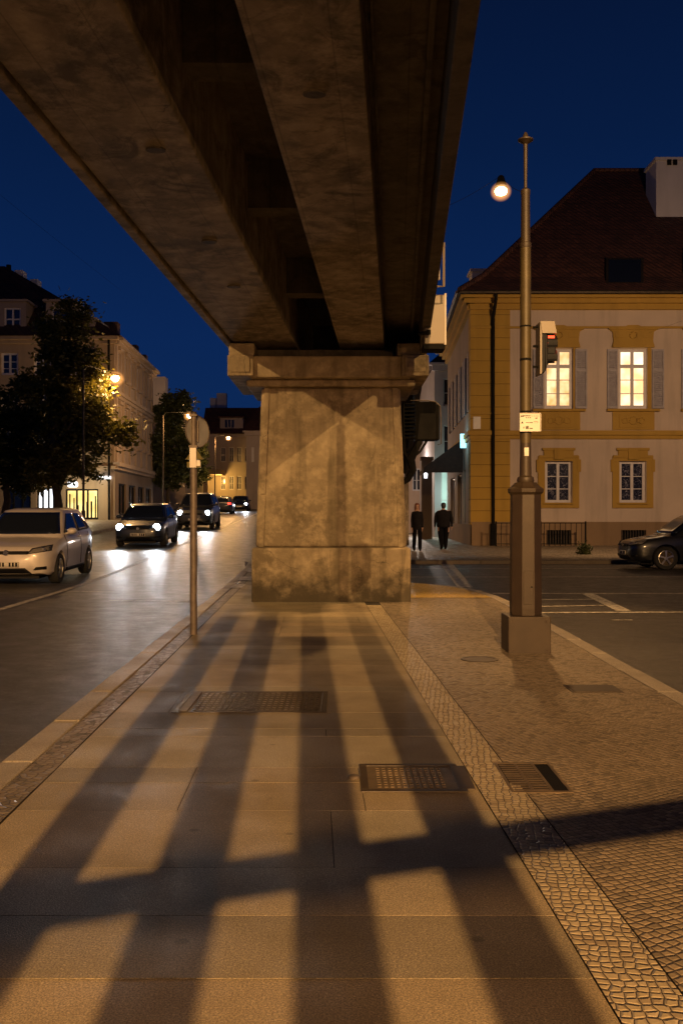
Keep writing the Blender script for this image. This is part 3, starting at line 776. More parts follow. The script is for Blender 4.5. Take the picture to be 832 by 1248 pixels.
# ------------------------------------------------------------------ lamp post with traffic light
PX, PY = 1.79, 9.2
def zz(py): return CAMH-(py-630)/F*PY
tp = empty('traffic_post', (PX, PY, 0), 'tall brown octagonal iron post on a square base standing in the cobbles', 'post')
sc_ = PY/F
b = MB(); w = 25.5*sc_; w_b = w
b.box(PX-w,PX+w,PY-w,PY+w,-.05,zz(749)); b.build('base_box', M['post'], tp, bevel=.008)
b = MB(); w1 = 18.3*sc_/math.cos(R(22.5)); 
b.lathe(PX, PY, [(w1*.985,zz(749)+.001),(w1,zz(740)),(w1*.95,zz(603)),(w1*1.1,zz(600)),(w1*1.12,zz(596)),(w1*.9,zz(593)),(w1*.65,zz(588))], 8, R(22.5))
b.build('column', M['post'], tp, bevel=.004)
b = MB(); b.lathe(PX, PY, [(.075,zz(589)),(.085,zz(586)),(.078,zz(582)),(.058,zz(580)),(.052,zz(535))], 20); b.build('collar', M['post'], tp, smooth=True)
b = MB(); b.lathe(PX, PY, [(.0535,zz(540)),(.0535,zz(420)),(.0515,zz(300))], 20); b.build('lower_pole', M['pole'], tp, smooth=True)
b = MB(); b.lathe(PX, PY, [(.052,zz(303)),(.057,zz(300)),(.057,zz(297)),(.047,zz(296)),(.043,zz(238)),(.047,zz(236)),(.047,zz(232)),(.03,zz(230)),(.016,zz(229)),(.022,zz(176)),(.03,zz(175)),(.075,zz(171.5)),(.075,zz(170)),(.03,zz(168)),(.022,zz(164)),(.008,zz(161))], 16); b.build('upper_pole', M['post'], tp, smooth=True)
for (y0_, y1_) in ((503,501),(528,526),(440,437),(399,397)):
    b = MB(); b.lathe(PX, PY, [(.056,zz(y0_)),(.056,zz(y1_))], 16); b.build('clamp', M['black'], tp)
b = MB(); fy_ = PY-18.3*sc_; b.box(PX-.048, PX+.048, fy_-.004, fy_+.02, zz(735), zz(695)); dr_ = b.build('access_door', M['post'], tp, bevel=.003)
b = MB(); b.tube([(PX+.03, fy_-.008, zz(714)), (PX+.03, fy_-.001, zz(714))], .008, 8); b.build('lock', M['black'], dr_)
for (bx_, bz_) in ((-.16, 755), (.16, 755), (-.16, 789), (.16, 789)):
    b = MB(); b.tube([(PX+bx_, PY-w_b-.010, zz(bz_)), (PX+bx_, PY-w_b+.002, zz(bz_))], .010, 6); b.build('bolt', M['iron'], tp)
b = MB(); b.box(PX-.022, PX+.02, PY-.0575, PY-.0545, zz(556), zz(546)); b.build('sticker', M['signwhite'], tp)
# street plate
sg = empty('street_plate', (PX, PY-.06, zz(515)), 'small white notice plate with black print clamped to the tall post', 'sign')
def SP(px, py): return ((px-416)/F*(PY-.06), CAMH-(py-630)/F*(PY-.06))
b = MB(); x0, z0 = SP(632.5, 526); x1, z1 = SP(658.5, 503.5); b.box(x0,x1,PY-.075,PY-.062,z0,z1); b.build('plate', M['signwhite'], sg, bevel=.002)
b = MB()
def ink(px0, py0, px1, py1):
    x0, z0 = SP(px0, py1); x1, z1 = SP(px1, py0); b.box(x0,x1,PY-.0775,PY-.0745,z0,z1)
ri = random.Random(5)
def words(x0, x1, y, h, dens=.75):
    x = x0
    while x < x1:
        w_ = ri.uniform(.35, .8)
        if ri.random() < dens: ink(x, y+ri.uniform(0, h*.3), min(x1, x+w_), y+h)
        x += w_+.22
words(633.6,637.5,506,2.2,1.0); words(637.6,645.5,506.3,1.1,.95); words(646.2,656.6,506.9,.5,.9); words(640,646,508.6,1.1,.8); words(651.5,654,508.9,1.6,.8)
xa, za_ = SP(634, 516.2); xb, _ = SP(637, 516.2); xm, zt = SP(635.5, 513.6); b.fpoly(Fr(0, PY-.0745, 0), [(xa,za_),(xb,za_),(xm,zt)], 0, .003)
words(640,648.5,514.7,.9,.9); words(649.5,655,513.6,.5,.9); words(649.5,655,515.2,.4,.8)
words(636.5,638.5,519.8,2.6,.7); words(640,643.3,519.0,4.0,1.0); words(644.2,648.5,521.6,1.2,.8); words(650,656,520.5,1.0,.35)
ink(633.4,504.3,657.6,504.6); ink(657.2,504.3,657.6,525.2)
b.build('lettering', M['ink'], sg)
# signal head
SY = PY-.02
th = empty('traffic_light', (PX+.25, SY, zz(457)), 'traffic light with pale top and glowing red lens on the tall post', 'traffic light')
def TP(px, py, dy=0): 
    y = SY+dy; return Vector(((px-416)/F*SY, y, CAMH-(py-630)/F*SY))
b = MB()   # housing: deep black body
b.hexa([TP(657.5,455,-.08),TP(661.5,455,-.08),TP(661.5,455,.10),TP(657.5,455,.10),TP(657.5,409,-.08),TP(662.5,409,-.08),TP(662.5,409,.10),TP(657.5,409,.10)])
b.hexa([TP(662,454,-.08),TP(664.5,447,-.08),TP(664.5,447,.08),TP(662,454,.08),TP(662,409,-.08),TP(664,409,-.08),TP(664,409,.08),TP(662,409,.08)])
b.build('housing', M['plastic'], th, bevel=.004)
b = MB()
b.hexa([TP(655.3,457,-.09),TP(657.6,457,-.09),TP(657.6,457,.12),TP(655.3,457,.12),TP(655.3,394,-.09),TP(657.6,409,-.09),TP(657.6,409,.12),TP(655.3,394,.12)])
b.quad(TP(656,393.5,-.085), TP(658,407.8,-.085), TP(675,407.8,-.085), TP(673,393.5,-.085))
b.hexa([TP(658.2,408,-.09),TP(675.5,408,-.09),TP(675.5,408,.09),TP(658.2,408,.09),TP(656,393.5,-.07),TP(673,393.5,-.07),TP(673,393.5,.09),TP(656,393.5,.09)])
b.build('backplate', M['cream'], th)
def hood(name_y0, y0, y1, mat_lens, lit):
    # a visor tube pointing right and slightly at the viewer
    c = TP(664, (y0+y1)/2, -.02); r = (y1-y0)/2*SY/F
    b = MB(); n = 14
    for i in range(n):
        a0 = R(-30)+R(240)*i/n; a1 = R(-30)+R(240)*(i+1)/n
        def pt(a, d, rr): return c+Vector((d, rr*math.cos(a)*.9, rr*math.sin(a)))
        b.quad(pt(a0,0,r), pt(a1,0,r), pt(a1,.10,r*.98), pt(a0,.10,r*.98))
        b.quad(pt(a0,0,r*.94), pt(a0,.10,r*.92), pt(a1,.10,r*.92), pt(a1,0,r*.94))
        b.quad(pt(a0,.10,r*.98), pt(a1,.10,r*.98), pt(a1,.10,r*.92), pt(a0,.10,r*.92))
    v = b.build('visor', M['plastic'], th, smooth=2)
    b = MB(); b.tube([c+Vector((.005,0,0)), c+Vector((.02,0,0)), c+Vector((.03,0,0))], [r*.9, r*.8, r*.3], 18); b.build('lens', mat_lens, v)
hood(0, 410, 430, M['redlens'], True); hood(0, 427, 447, M['black'], False)
b = MB(); b.box(TP(664,0).x, TP(675,0).x, SY-.08, SY+.06, TP(0,440).z, TP(0,410).z)
b.build('signal_case', M['plastic'], th, bevel=.012)
b = MB(); a = TP(665,411); c = TP(673,414); b.box(a.x, c.x, SY-.0835, SY-.081, c.z, a.z); b.build('red_lens', M['redlens'], th, bevel=.001)
for y_ in (399, 422, 447):
    b = MB(); b.tube([TP(649,y_), TP(657,y_)], .012, 8); b.build('bracket', M['black'], th)
light('signal_light', 'POINT', TP(682, 418, -.05), (1,.1,.04), 1.2, .02)

# ------------------------------------------------------------------ round sign post on the left
RX, RYY = -1.655, 10.46
rp = empty('round_sign', (RX, RYY, 0), 'round traffic sign seen from its grey back on a pole at the left kerb', 'sign')
def RP(px, py, dy=0): return Vector(((px-416)/F*RYY, RYY+dy, CAMH-(py-630)/F*RYY))
x = RP(236,0).x
b = MB(); b.lathe(x, RYY, [(.040,-.02),(.040,RP(0,572).z),(.034,RP(0,570).z),(.034,RP(0,502).z)], 16); b.build('pole', M['polegrey'], rp, smooth=True)
b = MB(); b.box(x-.036,x+.036,RYY-.045,RYY-.036,RP(0,570).z,RP(0,545).z); b.box(x+.036,x+.075,RYY-.02,RYY-.012,RP(0,568).z,RP(0,561).z); b.build('sticker_plate', M['signwhite'], rp)
# disc: turned so that it looks narrow
c = RP(240, 525.5, .05); n = 36; rad = .175
ang = R(52)
b = MB()
def dp(r, a, d): return c+Vector((math.cos(ang)*r*math.cos(a)-math.sin(ang)*d, math.sin(ang)*r*math.cos(a)+math.cos(ang)*d, r*math.sin(a)))
ring = [[dp(rad, 2*math.pi*i/n, 0) for i in range(n)], [dp(rad, 2*math.pi*i/n, .012) for i in range(n)]]
b.v = ring[0]+ring[1]; b.f = [tuple(range(n)), tuple(range(2*n-1, n-1, -1))]+[(i, n+i, n+(i+1)%n, (i+1)%n) for i in range(n)]; b.mi = [0]*len(b.f)
b.build('disc', M['signback'], rp)
b = MB(); b.tube([dp(rad, 2*math.pi*i/n, .0) for i in range(n+1)], .006, 5, False)
b.tube([dp(.12, R(90), -.006), dp(.12, R(-90), -.006)], .012, 6); b.build('rim', M['polegrey'], rp)
b = MB()
y_ = RYY-.02
b.fpoly(Fr(0, RYY+.03, 0), [(RP(227,569).x,RP(0,569).z),(RP(250,569).x,RP(0,569).z),(RP(238.5,546).x,RP(0,546).z)], 0, .006) if False else None
for (y0_, y1_) in ((508,505),(546,543)):
    b = MB(); b.box(x-.045,x+.045,RYY-.05,RYY+.05,RP(0,y0_).z,RP(0,y1_).z); b.build('clamp', M['polegrey'], rp)
# a pedestrian warning sign further down the street, its yellow edge showing round the pole
ys_ = empty('yellow_sign', (U(-2.9, 34)*1.0, 34, tz(-4,34)), 'yellow triangular sign beyond the round sign, half hidden by its pole', 'sign')
def YPp(px, py, dy=0): return Vector(((px-416)/F*34, 34+dy, CAMH-(py-630)/F*34))
b = MB(); b.fpoly(Fr(0, 34, 0), [(YPp(226,0).x,YPp(0,560).z),(YPp(248,0).x,YPp(0,560).z),(YPp(238,0).x,YPp(0,545).z)], 0, .03)
b.fpoly(Fr(0, 34, 0), [(YPp(228,0).x,YPp(0,570).z),(YPp(245,0).x,YPp(0,570).z),(YPp(245,0).x,YPp(0,563).z),(YPp(228,0).x,YPp(0,563).z)], 0, .03); b.build('panel', M['yellow_sign'], ys_)
b = MB(); b.tube([(YPp(237,0).x,34.05,tz(-5.3,34)-.1),(YPp(237,0).x,34.05,YPp(0,545).z)], .04, 8); b.build('pole', M['polegrey'], ys_)
bpy.data.objects['yellow_sign'].location = (0,0,0); 
for ch in ys_.children:
    for v in ch.data.vertices: v.co += OFF['yellow_sign']

# ------------------------------------------------------------------ street lamps of the left street
def street_lamp(px, py, Y, polepx, label, power, size=1.0, glow='lamp_far', back=0):
    Yl = Y+back; h = P(px, py, Yl); pxx = P(polepx, 0, Y).x; g = tz(pxx, Y)
    t = empty('street_lamp', (pxx, Y, g), label, 'street lamp', 'arm street lamps along the left street')
    b = MB(); b.tube([(pxx,Y,g-.1),(pxx,Y,g+1.0),(pxx,Y,g+1.02),(pxx,Y,h.z-.4),(pxx,Y,h.z+.05)], [.09,.09,.055,.045,.035], 10); b.build('pole', M['iron'], t)
    b = MB(); b.tube([(pxx,Y,h.z),(pxx+.15,Y+back*.1,h.z+.22),(h.x-.3,Yl-back*.2,h.z+.25),(h.x-.1,Yl,h.z+.2)], .022, 8); b.build('arm', M['black'], t)
    b = MB(); b.lathe(h.x, Yl, [(.05,h.z+.22),(.16,h.z+.16),(.18,h.z+.1),(.05,h.z+.1)], 14, sx=1.5); b.build('lamp_head', M['black'], t)
    b = MB(); b.lathe(h.x, Yl, [(.04,h.z+.10),(.12*size,h.z+.09),(.14*size,h.z),(.09*size,h.z-.08*size),(.03,h.z-.11*size)], 14); b.build('lens', M[glow], t, smooth=2)
    b = MB(); b.lathe(h.x, Yl, [(.33*size*math.sin(math.pi*k_/14)+.001, h.z-.02-.28*size*math.cos(math.pi*k_/14)) for k_ in range(15)], 24); b.build('halo_shell', M['halo'], t, smooth=2)  # painted halo around the street lamp lens
    light('street_light', 'POINT', (h.x, Yl, h.z-.16*size-.12), SOD, power, .15)
street_lamp(140.5, 461, 40, 102, 'tall arm lamp glowing beside the big dark tree', 850, 1.35, back=2.4)
street_lamp(231, 507, 58, 199, 'arm lamp glowing just above the round sign', 1300, 1.15)
street_lamp(278.5, 534, 80, 262, 'farthest arm lamp glowing before the pale end house', 1900, .9)

# ------------------------------------------------------------------ buildings
def wall(b, fr, s0, s1, z0, z1, holes, depth=.25, d=0.0):
    xs = sorted({s0, s1, *[v for h in holes for v in h[:2]]}); zs = sorted({z0, z1, *[v for h in holes for v in h[2:4]]})
    for i in range(len(xs)-1):
        for j in range(len(zs)-1):
            cx, cz = (xs[i]+xs[i+1])/2, (zs[j]+zs[j+1])/2
            if any(h[0] < cx < h[1] and h[2] < cz < h[3] for h in holes): continue
            b.fquad(fr, xs[i], xs[i+1], zs[j], zs[j+1], d)
    for (a, c, e, f) in [h[:4] for h in holes]:
        p = fr.p
        b.quad(p(a,e,d),p(a,f,d),p(a,f,d-depth),p(a,e,d-depth)); b.quad(p(c,f,d),p(c,e,d),p(c,e,d-depth),p(c,f,d-depth))
        b.quad(p(a,f,d),p(c,f,d),p(c,f,d-depth),p(a,f,d-depth)); b.quad(p(c,e,d),p(a,e,d),p(a,e,d-depth),p(c,e,d-depth))
def window(parent, fr, a, c, e, f, pane, cols=2, rows=(.36,.68), transom=None, fw=.07, depth=.14, mat='winframe', label=None, d=0):
    b = MB(); fb_ = b.fbox; D0, D1 = d-depth-.04, d-depth+.03
    fb_(fr, a, a+fw, e, f, D0, D1); fb_(fr, c-fw, c, e, f, D0, D1); fb_(fr, a+fw, c-fw, f-fw, f, D0, D1); fb_(fr, a+fw, c-fw, e, e+fw*1.2, D0, D1)
    for k in range(1, cols):
        x = a+(c-a)*k/cols; fb_(fr, x-fw*.55, x+fw*.55, e+fw*1.2, f-fw, D0, D1-.003)
    if transom is not None: fb_(fr, a+fw, c-fw, transom-fw*.6, transom+fw*.6, D0, D1-.006)
    top = transom if transom is not None else f-fw
    for r_ in rows:
        z = e+(top-e)*r_; fb_(fr, a+fw, c-fw, z-.018, z+.018, D0+.01, D1-.02)
    w = b.build('window', M[mat], parent)
    b = MB(); b.fquad(fr, a+.01, c-.01, e+.01, f-.01, d-depth-.03); b.build('pane', M[pane] if isinstance(pane, str) else pane, w)
    if label: w['label'] = label
    return w

# ---- right house (front at Y = 42.6)
YR = 42.6
def RPx(px): return (px-416)/F*YR
def RZ(py): return CAMH-(py-630)/F*YR
rx0 = RPx(574); rx1 = 24.0
frF = Fr(rx0, YR, 0)
def S(px): return RPx(px)-rx0
rh = empty('ochre_house', (rx0, YR, 0), 'two storey cream house with ochre trim and steep red tiled roof on the right corner', 'house')
upW = [(663,697.5),(753,788),(843,878),(933,968)]; loW = [(664,696),(754.5,786),(845,876),(935,966)]
holes = [(S(a),S(c),RZ(498),RZ(425)) for a,c in upW]+[(S(a),S(c),RZ(613),RZ(562)) for a,c in loW]
b = MB(); wall(b, frF, S(621), rx1-rx0, RZ(636), RZ(378), holes); b.build('wall', M['plaster_r'], rh)
b = MB(); bh = [(S(a),S(c),RZ(664),RZ(646)) for a,c in ((665,695),(756,786),(846,876))]
wall(b, frF, 0.0, rx1-rx0, -.3, RZ(636), bh, .2, .06); b.quad(frF.p(0,RZ(636),.06),frF.p(rx1-rx0,RZ(636),.06),frF.p(rx1-rx0,RZ(636),0),frF.p(0,RZ(636),0)); b.build('plinth', M['plinth'], rh)
for h in bh:
    b = MB(); b.fquad(frF, h[0], h[1], h[2], h[3], -.12); o = b.build('basement_window', M['black'], rh)
    b = MB()
    for k in range(9): x = h[0]+(h[1]-h[0])*(k+.5)/9; b.fbox(frF, x-.015, x+.015, h[2], h[3], -.02, .02)
    b.build('window_bars', M['iron'], o)
b = MB(); b.fbox(frF, -.02, S(621), RZ(636), RZ(531), -.3, .05); b.fbox(frF, -.02, S(621), RZ(525), RZ(378), -.3, .05); b.build('corner_quoin', M['ochre_block'], rh)
# string courses and cornice
b = MB(); b.fbox(frF, -.15, rx1-rx0, RZ(530.5), RZ(525), -.1, .16); b.fbox(frF, -.08, rx1-rx0, RZ(535), RZ(530.5), -.1, .08); b.fbox(frF,-.1,S(621),RZ(505),RZ(503),-.1,.11); b.build('string_course', M['ochre'], rh)
b = MB(); b.fbox(frF, -.05, rx1-rx0, RZ(400.5), RZ(398), -.05, .10); b.fbox(frF, -.1, rx1-rx0, RZ(378), RZ(371), -.1, .16); b.fbox(frF, -.25, rx1-rx0, RZ(371), RZ(365.5), -.1, .34); b.fbox(frF, -.42, rx1-rx0, RZ(365.5), RZ(362), -.1, .52); b.build('cornice', M['ochre'], rh)
b = MB(); b.tube([frF.p(-.62,RZ(360),.68), frF.p(rx1-rx0,RZ(360),.68)], .09, 8); b.build('gutter', M['iron'], rh)
b = MB(); dx = S(600)
b.tube([frF.p(dx+.05,RZ(360),.66), frF.p(dx+.05,RZ(368),.60), frF.p(dx,RZ(388),.16), frF.p(dx,RZ(400),.15), frF.p(dx,RZ(640),.15)], .075, 8); b.tube([frF.p(dx,RZ(640),.17), frF.p(dx,RZ(638),.17), frF.p(dx,-.05,.17)], [.1,.14,.16], 8); b.build('drainpipe', M['black'], rh)
for i, ((a, c), h) in enumerate(zip(upW, holes[:4])):
    pane = 'litw' if i == 1 else 'lit'
    w = window(rh, frF, h[0], h[1], h[2], h[3], pane, 2, (.36,.68), transom=RZ(446), fw=.13, label='lit window with warm glow' )
    for (p0, p1) in ((a-14, a-1.5), (c+2.5+(0 if i==0 else 3), c+17+(0 if i==0 else 3))):
        s0, s1 = S(p0), S(p1)
        b = MB(); z0, z1 = RZ(498), RZ(426); zm = RZ(452)
        b.fbox(frF, s0, s0+.06, z0, z1, .03, .09); b.fbox(frF, s1-.06, s1, z0, z1, .03, .09)
        for (p, q_) in ((z0,z0+.1),(z1-.08,z1),(zm-.04,zm+.04)): b.fbox(frF, s0+.06, s1-.06, p, q_, .03, .088)
        z = z0+.13
        while z < z1-.1:
            if abs(z-zm) > .07:
                pp = frF.p; b.hexa([pp(s0+.06,z,.075),pp(s1-.06,z,.075),pp(s1-.06,z,.06),pp(s0+.06,z,.06),pp(s0+.06,z+.055,.05),pp(s1-.06,z+.055,.05),pp(s1-.06,z+.055,.035),pp(s0+.06,z+.055,.035)])
            z += .085
        b.fquad(frF, s0+.05, s1-.05, z0+.05, z1-.05, .028)
        b.build('shutter', M['shutter'], rh)
    b = MB(); mid = (a+c)/2
    top = [(mid-29,402),(mid-24,399),(mid-12,399),(mid-6,396.5),(mid+6,396.5),(mid+12,399),(mid+24,399),(mid+29,402),(mid+25,405),(mid+24,416),(mid+26,423.5),(mid-26,423.5),(mid-24,416),(mid-25,405)]
    b.fpoly(frF, [(S(x),RZ(y)) for x, y in top][::-1], 0, .09)
    b.fbox(frF, S(mid-25), S(mid+25), RZ(424), RZ(420), .06, .14)
    b.fbox(frF, S(mid-30), S(mid+30), RZ(402), RZ(400.3), .0, .14)
    for k in range(14):
        an = 2*math.pi*k/14; b.tube([frF.p(S(mid)+.16*math.cos(an), RZ(409)+.16*math.sin(an), .10), frF.p(S(mid)+.16*math.cos(an+.6), RZ(409)+.16*math.sin(an+.6), .12)], .03, 5)
    for sg_ in (-1, 1):
        b.fbox(frF, S(mid+sg_*17)-.2, S(mid+sg_*17)+.2, RZ(412), RZ(406), .08, .115)
    b.build('window_pediment', M['ochre'], rh)
    b = MB(); b.fbox(frF, S(c+.2), S(c+3.6+(1 if i else 0)), RZ(500), RZ(424), -.05, .055); b.build('window_surround', M['ochre'], rh)
    b = MB(); b.fbox(frF, S(mid-25), S(mid+26), RZ(524), RZ(501.5), 0, .05); b.fbox(frF, S(mid-17), S(mid+18), RZ(521), RZ(505), .045, .075)
    b.fbox(frF, S(mid-32), S(mid+32), RZ(501.5), RZ(498.6), -.05, .16)
    for (ox, rr) in ((0, .17), (-10, .13), (10, .13), (-5.5,.07),(5.5,.07)):
        b.tube([frF.p(S(mid+ox)+rr*math.cos(2*math.pi*k/12), RZ(513)+rr*math.sin(2*math.pi*k/12), .08) for k in range(13)], .022, 5, False)
    b.build('apron_panel', M['ochre'], rh)
for i, ((a, c), h) in enumerate(zip(loW, holes[4:])):
    window(rh, frF, h[0], h[1], h[2], h[3], 'curtain_reflection', 2, (.36,.68), fw=.115)
    mid = (a+c)/2; b = MB()
    for (p0, p1, y0, y1, dd) in ((a-9,a-1,619,556,.06),(c+1,c+9,619,556,.06),(a-1,c+1,562,556,.06),(a-1,c+1,619,613.5,.05),(mid-18,mid+18,556,549,.08),(mid-24,mid+24,558,555,.10),(mid-20,mid+20,549,546,.11),(a-11,a-7,575,560,.08),(c+7,c+11,575,560,.08)):
        b.fbox(frF, S(p0), S(p1), RZ(y0), RZ(y1), 0, dd)
    b.fbox(frF, S(mid-6), S(mid+6), RZ(560), RZ(547), .07, .13)
    b.fbox(frF, S(a-3), S(c+3), RZ(614.5), RZ(612.5), .0, .10)
    b.build('window_surround', M['ochre'], rh)
# side facade along the alley
aS = math.atan2(14.5, .70)      # direction going away from the viewer
sideL = 15.0
frS = Fr(rx0, YR, 0); frS.u = Vector((.041, 1, 0)).normalized(); frS.n = Vector((-1, .041, 0)).normalized()
def sw(s, w): return (s-w/2, s+w/2)
sideH = []
for s in (2.0, 4.6, 7.2, 9.8, 12.4): sideH.append((s-.55, s+.55, RZ(498), RZ(425)))
gndH = [(3.0, 4.1, 1.0, 3.6), (5.2, 7.6, .5, 3.5), (9.5, 12.5, .4, 3.5)]
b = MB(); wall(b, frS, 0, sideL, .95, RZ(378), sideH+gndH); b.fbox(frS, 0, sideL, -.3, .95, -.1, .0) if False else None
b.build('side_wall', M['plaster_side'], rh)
b = MB(); wall(b, frS, -.06, sideL, -.3, .952, [], .1, .05); b.build('plinth', M['plinth'], rh)
b = MB(); b.fbox(frS, -.05, 1.0, .95, RZ(531), -.1, .045); b.fbox(frS, -.05, 1.0, RZ(525), RZ(378), -.1, .045); b.build('corner_quoin', M['ochre_block'], rh)
b = MB(); b.fbox(frS, -.16, sideL, RZ(530.5), RZ(525), -.1, .161); b.fbox(frS, -.08, sideL, RZ(535), RZ(530.5), -.1, .081); b.build('string_course', M['ochre'], rh)
b = MB(); b.fbox(frS, -.1, sideL, RZ(378)+.001, RZ(371)-.001, -.1, .161); b.fbox(frS, -.34, sideL, RZ(371), RZ(365.5)-.002, -.1, .341); b.fbox(frS, -.52, sideL, RZ(365.5), RZ(362)-.002, -.1, .521); b.build('cornice', M['ochre'], rh)
b = MB(); b.tube([frS.p(-.66,RZ(360),.68), frS.p(sideL,RZ(360),.68)], .09, 8); b.build('gutter', M['iron'], rh)
for h in sideH: window(rh, frS, *h, 'pane', 2, (.36,.68), transom=RZ(446), fw=.09)
for i, h in enumerate(gndH): window(rh, frS, *h, 'shop_c' if i == 0 else 'pane', 2, (), fw=.1)
for h in sideH:
    for (s0, s1) in ((h[0]-.62, h[0]-.05), (h[1]+.05, h[1]+.62)):
        b = MB(); b.fbox(frS, s0, s1, h[2], h[3], .01, .07); b.build('shutter', M['shutter'], rh)
# back and far walls, roof
zE = RZ(360)+.03; zRdg = CAMH+421/F*50.4
xL = rx0-.62; xBack = 58.2
b = MB(); b.quad((rx1,YR,-.3),(rx1,xBack,-.3),(rx1,xBack,RZ(378)),(rx1,YR,RZ(378))); b.quad((rx0+.62,YR+sideL,-.3),(rx1,YR+sideL,-.3),(rx1,YR+sideL,RZ(378)),(rx0+.62,YR+sideL,RZ(378))); b.build('rear_wall', M['plaster_side'], rh)
hipx = (724-416)/F*50.4
rt = [(xL,YR-.75,zE),(rx1+.4,YR-.75,zE),(rx1+.4,xBack,zE),(xL+.62,xBack,zE)]
i1 = [(xL+1.25,YR+.55,zE+.95),(rx1+.4,YR+.55,zE+.95),(rx1+.4,xBack-1.3,zE+.95),(xL+1.85,xBack-1.3,zE+.95)]
rg = [(hipx,50.4,zRdg),(rx1+.4,50.4,zRdg)]
b = MB()
b.quad(rt[0],rt[1],i1[1],i1[0]); b.quad(i1[0],i1[1],rg[1],rg[0])
b.quad(rt[3],rt[0],i1[0],i1[3]); b.quad(i1[3],i1[0],rg[0])
b.quad(rt[2],rt[3],i1[3],i1[2]); b.quad(i1[2],i1[3],rg[0],rg[1]); b.quad(rt[1],rt[2],i1[2],i1[1]); b.quad(i1[1],i1[2],rg[1])
b.quad(rt[3],rt[2],rt[1],rt[0])
rf = b.build('roof', M['roof'], rh)
b = MB(); b.tube([Vector(rt[0])+Vector((0,0,.05)), Vector(i1[0])+Vector((0,0,.06)), Vector(rg[0])+Vector((0,0,.06)), Vector(rg[1])+Vector((0,0,.06))], .13, 8)
b.build('ridge_tiles', M['roof'], rf)
def chimney(x0, x1, y0, y1, z0, z1, parent, mat='plaster_w'):
    b = MB(); b.box(x0,x1,y0,y1,z0,z1-.15); b.box(x0-.08,x1+.08,y0-.08,y1+.08,z1-.15,z1); return b.build('chimney', M[mat], parent)
M['chim'] = plaster('chimney_render', (.60,.56,.55), .25)
a = P(799,240,47); c = P(836,192,47); ch = chimney(a.x, c.x+.4, 47, 48.6, a.z-1.5, c.z, rf, 'chim')
b = MB(); 
for k in (0, 1): q = P(815+k*7, 197, 46.9); b.box(q.x-.1,q.x+.1,46.87,46.93,q.z-.16,q.z+.1)
b.build('flue_opening', M['black'], rf)
a = P(577,348,52); b = MB(); b.box(a.x-.1,a.x+1.3,52,53.2,a.z-2.5,a.z+.9); b.box(a.x-.2,a.x+1.4,51.9,53.3,a.z+.75,a.z+.92); b.build('chimney', M['chim'], rf)
# skylight lying on the front slope
def roofz(y): return zE+.95+(zRdg-zE-.95)*(y-YR-.55)/(50.4-YR-.55)
def onroof(px, py):
    Y = 46.0
    for _ in range(30):
        z = roofz(Y); Y += ((z-CAMH)-(630-py)/F*Y)*-.9*(-1 if False else 1)/( (zRdg-zE-.95)/(50.4-YR-.55) - (630-py)/F )*1.0
    return P(px, py, Y)
for (x0, x1, y0, y1) in ((737,783,349,317),(831,870,333,305)):
    q = [onroof(x0,y0), onroof(x1,y0), onroof(x1,y1), onroof(x0,y1)]; nrm = (q[1]-q[0]).cross(q[3]-q[0]).normalized()
    b = MB(); b.hexa([p-nrm*.05 for p in q]+[p+nrm*.12 for p in q]); sk = b.build('skylight', M['iron'], rf, bevel=.02)
    cq = sum(q, Vector())/4
    b = MB(); b.quad(*[cq+(p-cq)*.86+nrm*.126 for p in q]); b.build('pane', M['pane'], sk)
# plates and shop sign on the side
b = MB(); b.fbox(frF, S(576), S(585), RZ(523), RZ(508), .05, .075); tag(b.build('house_plate', M['signwhite'], loc=frF.p(S(580),RZ(515),.06)), 'small white plate on the ochre corner of the house', 'sign')
b = MB(); q = frS.p(2.4, RZ(540), .02); b.box(q.x-.26, q.x, q.y, q.y+.12, RZ(541), RZ(523)); tag(b.build('cyan_shop_sign', M['sign_c'], loc=(q.x-.25,q.y,RZ(541))), 'small glowing cyan shop sign on the alley side of the house', 'sign')
light('sign_light', 'POINT', (q.x-.7, q.y-.3, RZ(532)), (.4,.85,1), 25, .1)
# awning
aw = empty('shop_awning', frS.p(6, 4, 0), 'dark brown canvas awning over the shop in the alley', 'awning')
b = MB(); p = frS.p
za1, za2 = 5.15, 3.75
b.quad(p(4.2,za1,0.02), p(9.2,za1,0.02), p(9.2,za2,1.95), p(4.2,za2,1.95)); b.quad(p(4.2,za2,1.95), p(9.2,za2,1.95), p(9.2,za2-.25,1.97), p(4.2,za2-.25,1.97))
b.quad(p(4.2,za1,.02), p(4.2,za2,1.95), p(4.2,za2,.02)); b.quad(p(4.2,za2,.02),p(4.2,za2,1.95),p(4.2,za2-.25,1.97),p(4.2,za2-.25,.02)); b.build('canvas', M['canvas'], aw)
b = MB(); b.tube([p(4.25,za1-.9,.05), p(4.25,za2-.02,1.9)], .025, 6); b.tube([p(9.15,za1-.9,.05), p(9.15,za2-.02,1.9)], .025, 6); b.build('arm', M['black'], aw)
# railing in front of the house
rl = empty('iron_railing', (RPx(660), 41.6, 0), 'low black iron railing in front of the basement window of the ochre house', 'railing')
b = MB(); frR = Fr(0, 41.5, 0); xa, xb = (604-416)/F*41.5, (713-416)/F*41.5; zt = CAMH-(637-630)/F*41.5
k = 0; x = xa
while x <= xb:
    b.fbox(frR, x-.012, x+.012, -.02, zt, -.012, .012); x += .235
b.fbox(frR, xa, xb, zt-.035, zt, -.02, .02); b.fbox(frR, xa, xb, .10, .13, -.018, .018); b.build('bars', M['black'], rl)
for x in (xa, xb, (xa+xb)/2):
    b = MB(); b.fbox(frR, x-.03, x+.03, -.02, zt+.06, -.03, .03); b.build('post', M['black'], rl)
